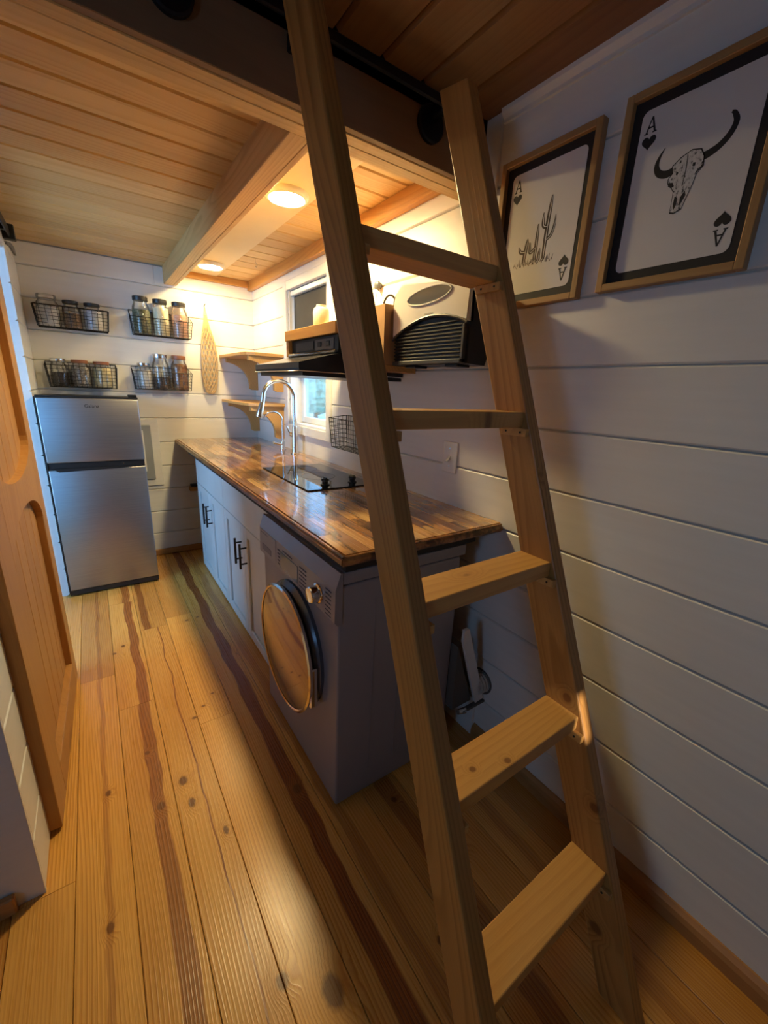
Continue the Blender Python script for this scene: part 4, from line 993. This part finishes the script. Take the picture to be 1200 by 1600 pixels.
def cactus(card, C, X):
    st = [[(0.60, 0.255, .8), (0.60, 0.40, 1.0), (0.605, 0.55, 1.0), (0.615, 0.66, .85), (0.622, 0.735, .3)], [(0.605, 0.50, .8), (0.55, 0.515, .8), (0.535, 0.56, .7), (0.535, 0.62, .3)], [(0.61, 0.40, .7), (0.67, 0.43, .7), (0.70, 0.50, .6), (0.705, 0.575, .2)],
          [(0.47, 0.26, .8), (0.475, 0.36, .9), (0.475, 0.46, .8), (0.475, 0.545, .3)], [(0.47, 0.36, .7), (0.40, 0.33, .7), (0.385, 0.37, .6), (0.38, 0.415, .3)], [(0.31, 0.255, .9), (0.32, 0.33, 1.0), (0.335, 0.41, .9), (0.34, 0.45, .3)], [(0.31, 0.345, .8), (0.25, 0.355, .8), (0.225, 0.385, .5), (0.22, 0.40, .2)], [(0.53, 0.25, .7), (0.535, 0.31, .7), (0.54, 0.345, .2)]]
    for ln in st: poly_ink(card, 'cactus_stem', blob(C, ln, 0.026), X, M_inkbrown)
    for ln in st:
        l2 = [(u + 0.006, v, h * 0.22) for u, v, h in ln]
        poly_ink(card, 'stem_rib', blob(C, l2, 0.022), X - 0.0004, M_card, 0.0002)
    rr = random.Random(3)
    for k in range(34):
        u = 0.16 + 0.56 * k / 33; v = 0.235 + 0.012 * math.sin(k * 1.7); hgt = rr.uniform(0.015, 0.05); ln = rr.uniform(-0.02, 0.02)
        poly_ink(card, 'grass_blade', [C(u - 0.005, v), C(u + 0.005, v), C(u + ln, v + hgt)], X, M_inkbrown)
framed((0.714, 1.020), (1.592, 1.990), 'framed ace card print with brown cactus drawing', cactus)
framed((0.357, 0.661), (1.596, 1.998), 'framed ace card print with black longhorn skull drawing', skull)

# ================================================================== SMALL FITTINGS
sw = thing('light_switch', (XW, 1.15, 1.03), 'white toggle light switch plate on shiplap above counter', 'switch')
obj('plate', bx(XW - 0.006, XW, 1.112, 1.190, 1.036, 1.156, 0.003, 2), plain('switch_white', (0.76, 0.74, 0.68), 0.3), sw)
obj('toggle', prism_y([(XW - 0.006, 1.103), (XW - 0.022, 1.083), (XW - 0.020, 1.078), (XW - 0.006, 1.089)], 1.145, 1.157), plain('switch_white', (0.76, 0.74, 0.68)), sw)
for zz in (1.062, 1.130): obj('screw', lathe(B(), [(0.003, 0), (0.003, 0.001), (0, 0.0013)], (XW - 0.006, 1.151, zz), 10, '-X'), M_nickel, sw)

LENS = {1.83: emit('lamp_lens', (1.0, 0.77, 0.37), PUCK), 3.135: emit('lamp_lens_back', (1.0, 0.77, 0.37), PUCK * 0.38)}
for (yy, lab) in ((1.83, 'round warm ceiling light nearest the ladder'), (3.135, 'round warm ceiling light near the back wall')):
    cl = thing('ceiling_light', (0.747, yy, 2.047), lab, 'ceiling light', 'flush round ceiling lights')
    obj('trim_ring', lathe(B(), [(0.088, 0.0205), (0.088, 0.012), (0.082, 0.003), (0.072, 0.0), (0.069, 0.003), (0.069, 0.0205)], (0.747, yy, 2.047), 40, cap=False), plain('lamp_trim', (0.80, 0.78, 0.72), 0.4), cl, True)
    obj('lens', lathe(B(), [(0.0685, 0.006), (0.060, 0.0015), (0.035, -0.0015), (0.0, -0.002)], (0.747, yy, 2.047), 40), LENS[yy], cl, True)
hk2 = thing('ceiling_hook', (0.946, 2.84, 2.03), 'tiny wire cup hook screwed in the ceiling planks', 'hook')
obj('hook_wire', tube(B(), [(0.946, 2.84, 2.078), (0.946, 2.84, 2.06), (0.953, 2.84, 2.05), (0.958, 2.84, 2.04), (0.951, 2.84, 2.032), (0.943, 2.84, 2.037)], 0.0018, 6), M_nickel, hk2)

# access flap and vent hose behind the washer
vf = thing('vent_flap', (1.06, 0.87, 0.19), 'white access flap leaning open between washer and wall', 'panel')
fpoly = [(1.075, 0.195), (0.968, 0.500), (0.970, 0.545), (0.992, 0.545), (1.117, 0.200)]
obj('flap_board', prism_y(fpoly, 0.846, 0.858), M_trimw, vf)
obj('flap_base', bx(1.0, 1.118, 0.838, 0.856, 0.185, 0.1945, 0.001), M_dark, vf)
obj('flap_shade', prism_y([(0.968, 0.197), (0.966, 0.47), (1.068, 0.197)], 0.866, 1.0), M_dark, vf)  # dark wedge put in for the shaded space behind the flap
obj('latch', tube(B(), [(0.985, 0.85, 0.192), (1.02, 0.848, 0.186)], [0.010, 0.012], 12), M_nickel, vf, True)
vh = thing('vent_hose', (1.118, 0.86, 0.26), 'ribbed grey vent hose end in a dark wall hole', 'hose')
obj('hole_rim', lathe(B(), [(0.052, 0), (0.052, 0.003), (0.044, 0.003), (0.044, 0.0)], (XW - 0.0002, 0.868, 0.263), 30, '-X', cap=False), M_dark, vh)
obj('hose', lathe(B(), [(0.040, 0), (0.043, 0.008), (0.039, 0.014), (0.043, 0.022), (0.039, 0.028), (0.041, 0.036), (0.030, 0.036), (0.028, 0.004)], (XW - 0.0002, 0.868, 0.263), 26, '-X', cap=False), plain('hose_grey', (0.40, 0.38, 0.34), 0.6), vh, True)
struct('trim_6', bx(XW - 0.013, XW, 0.878, 1.50, 0.0, 0.172, 0.002), M_trimw, label='white low wall panel behind the washer')
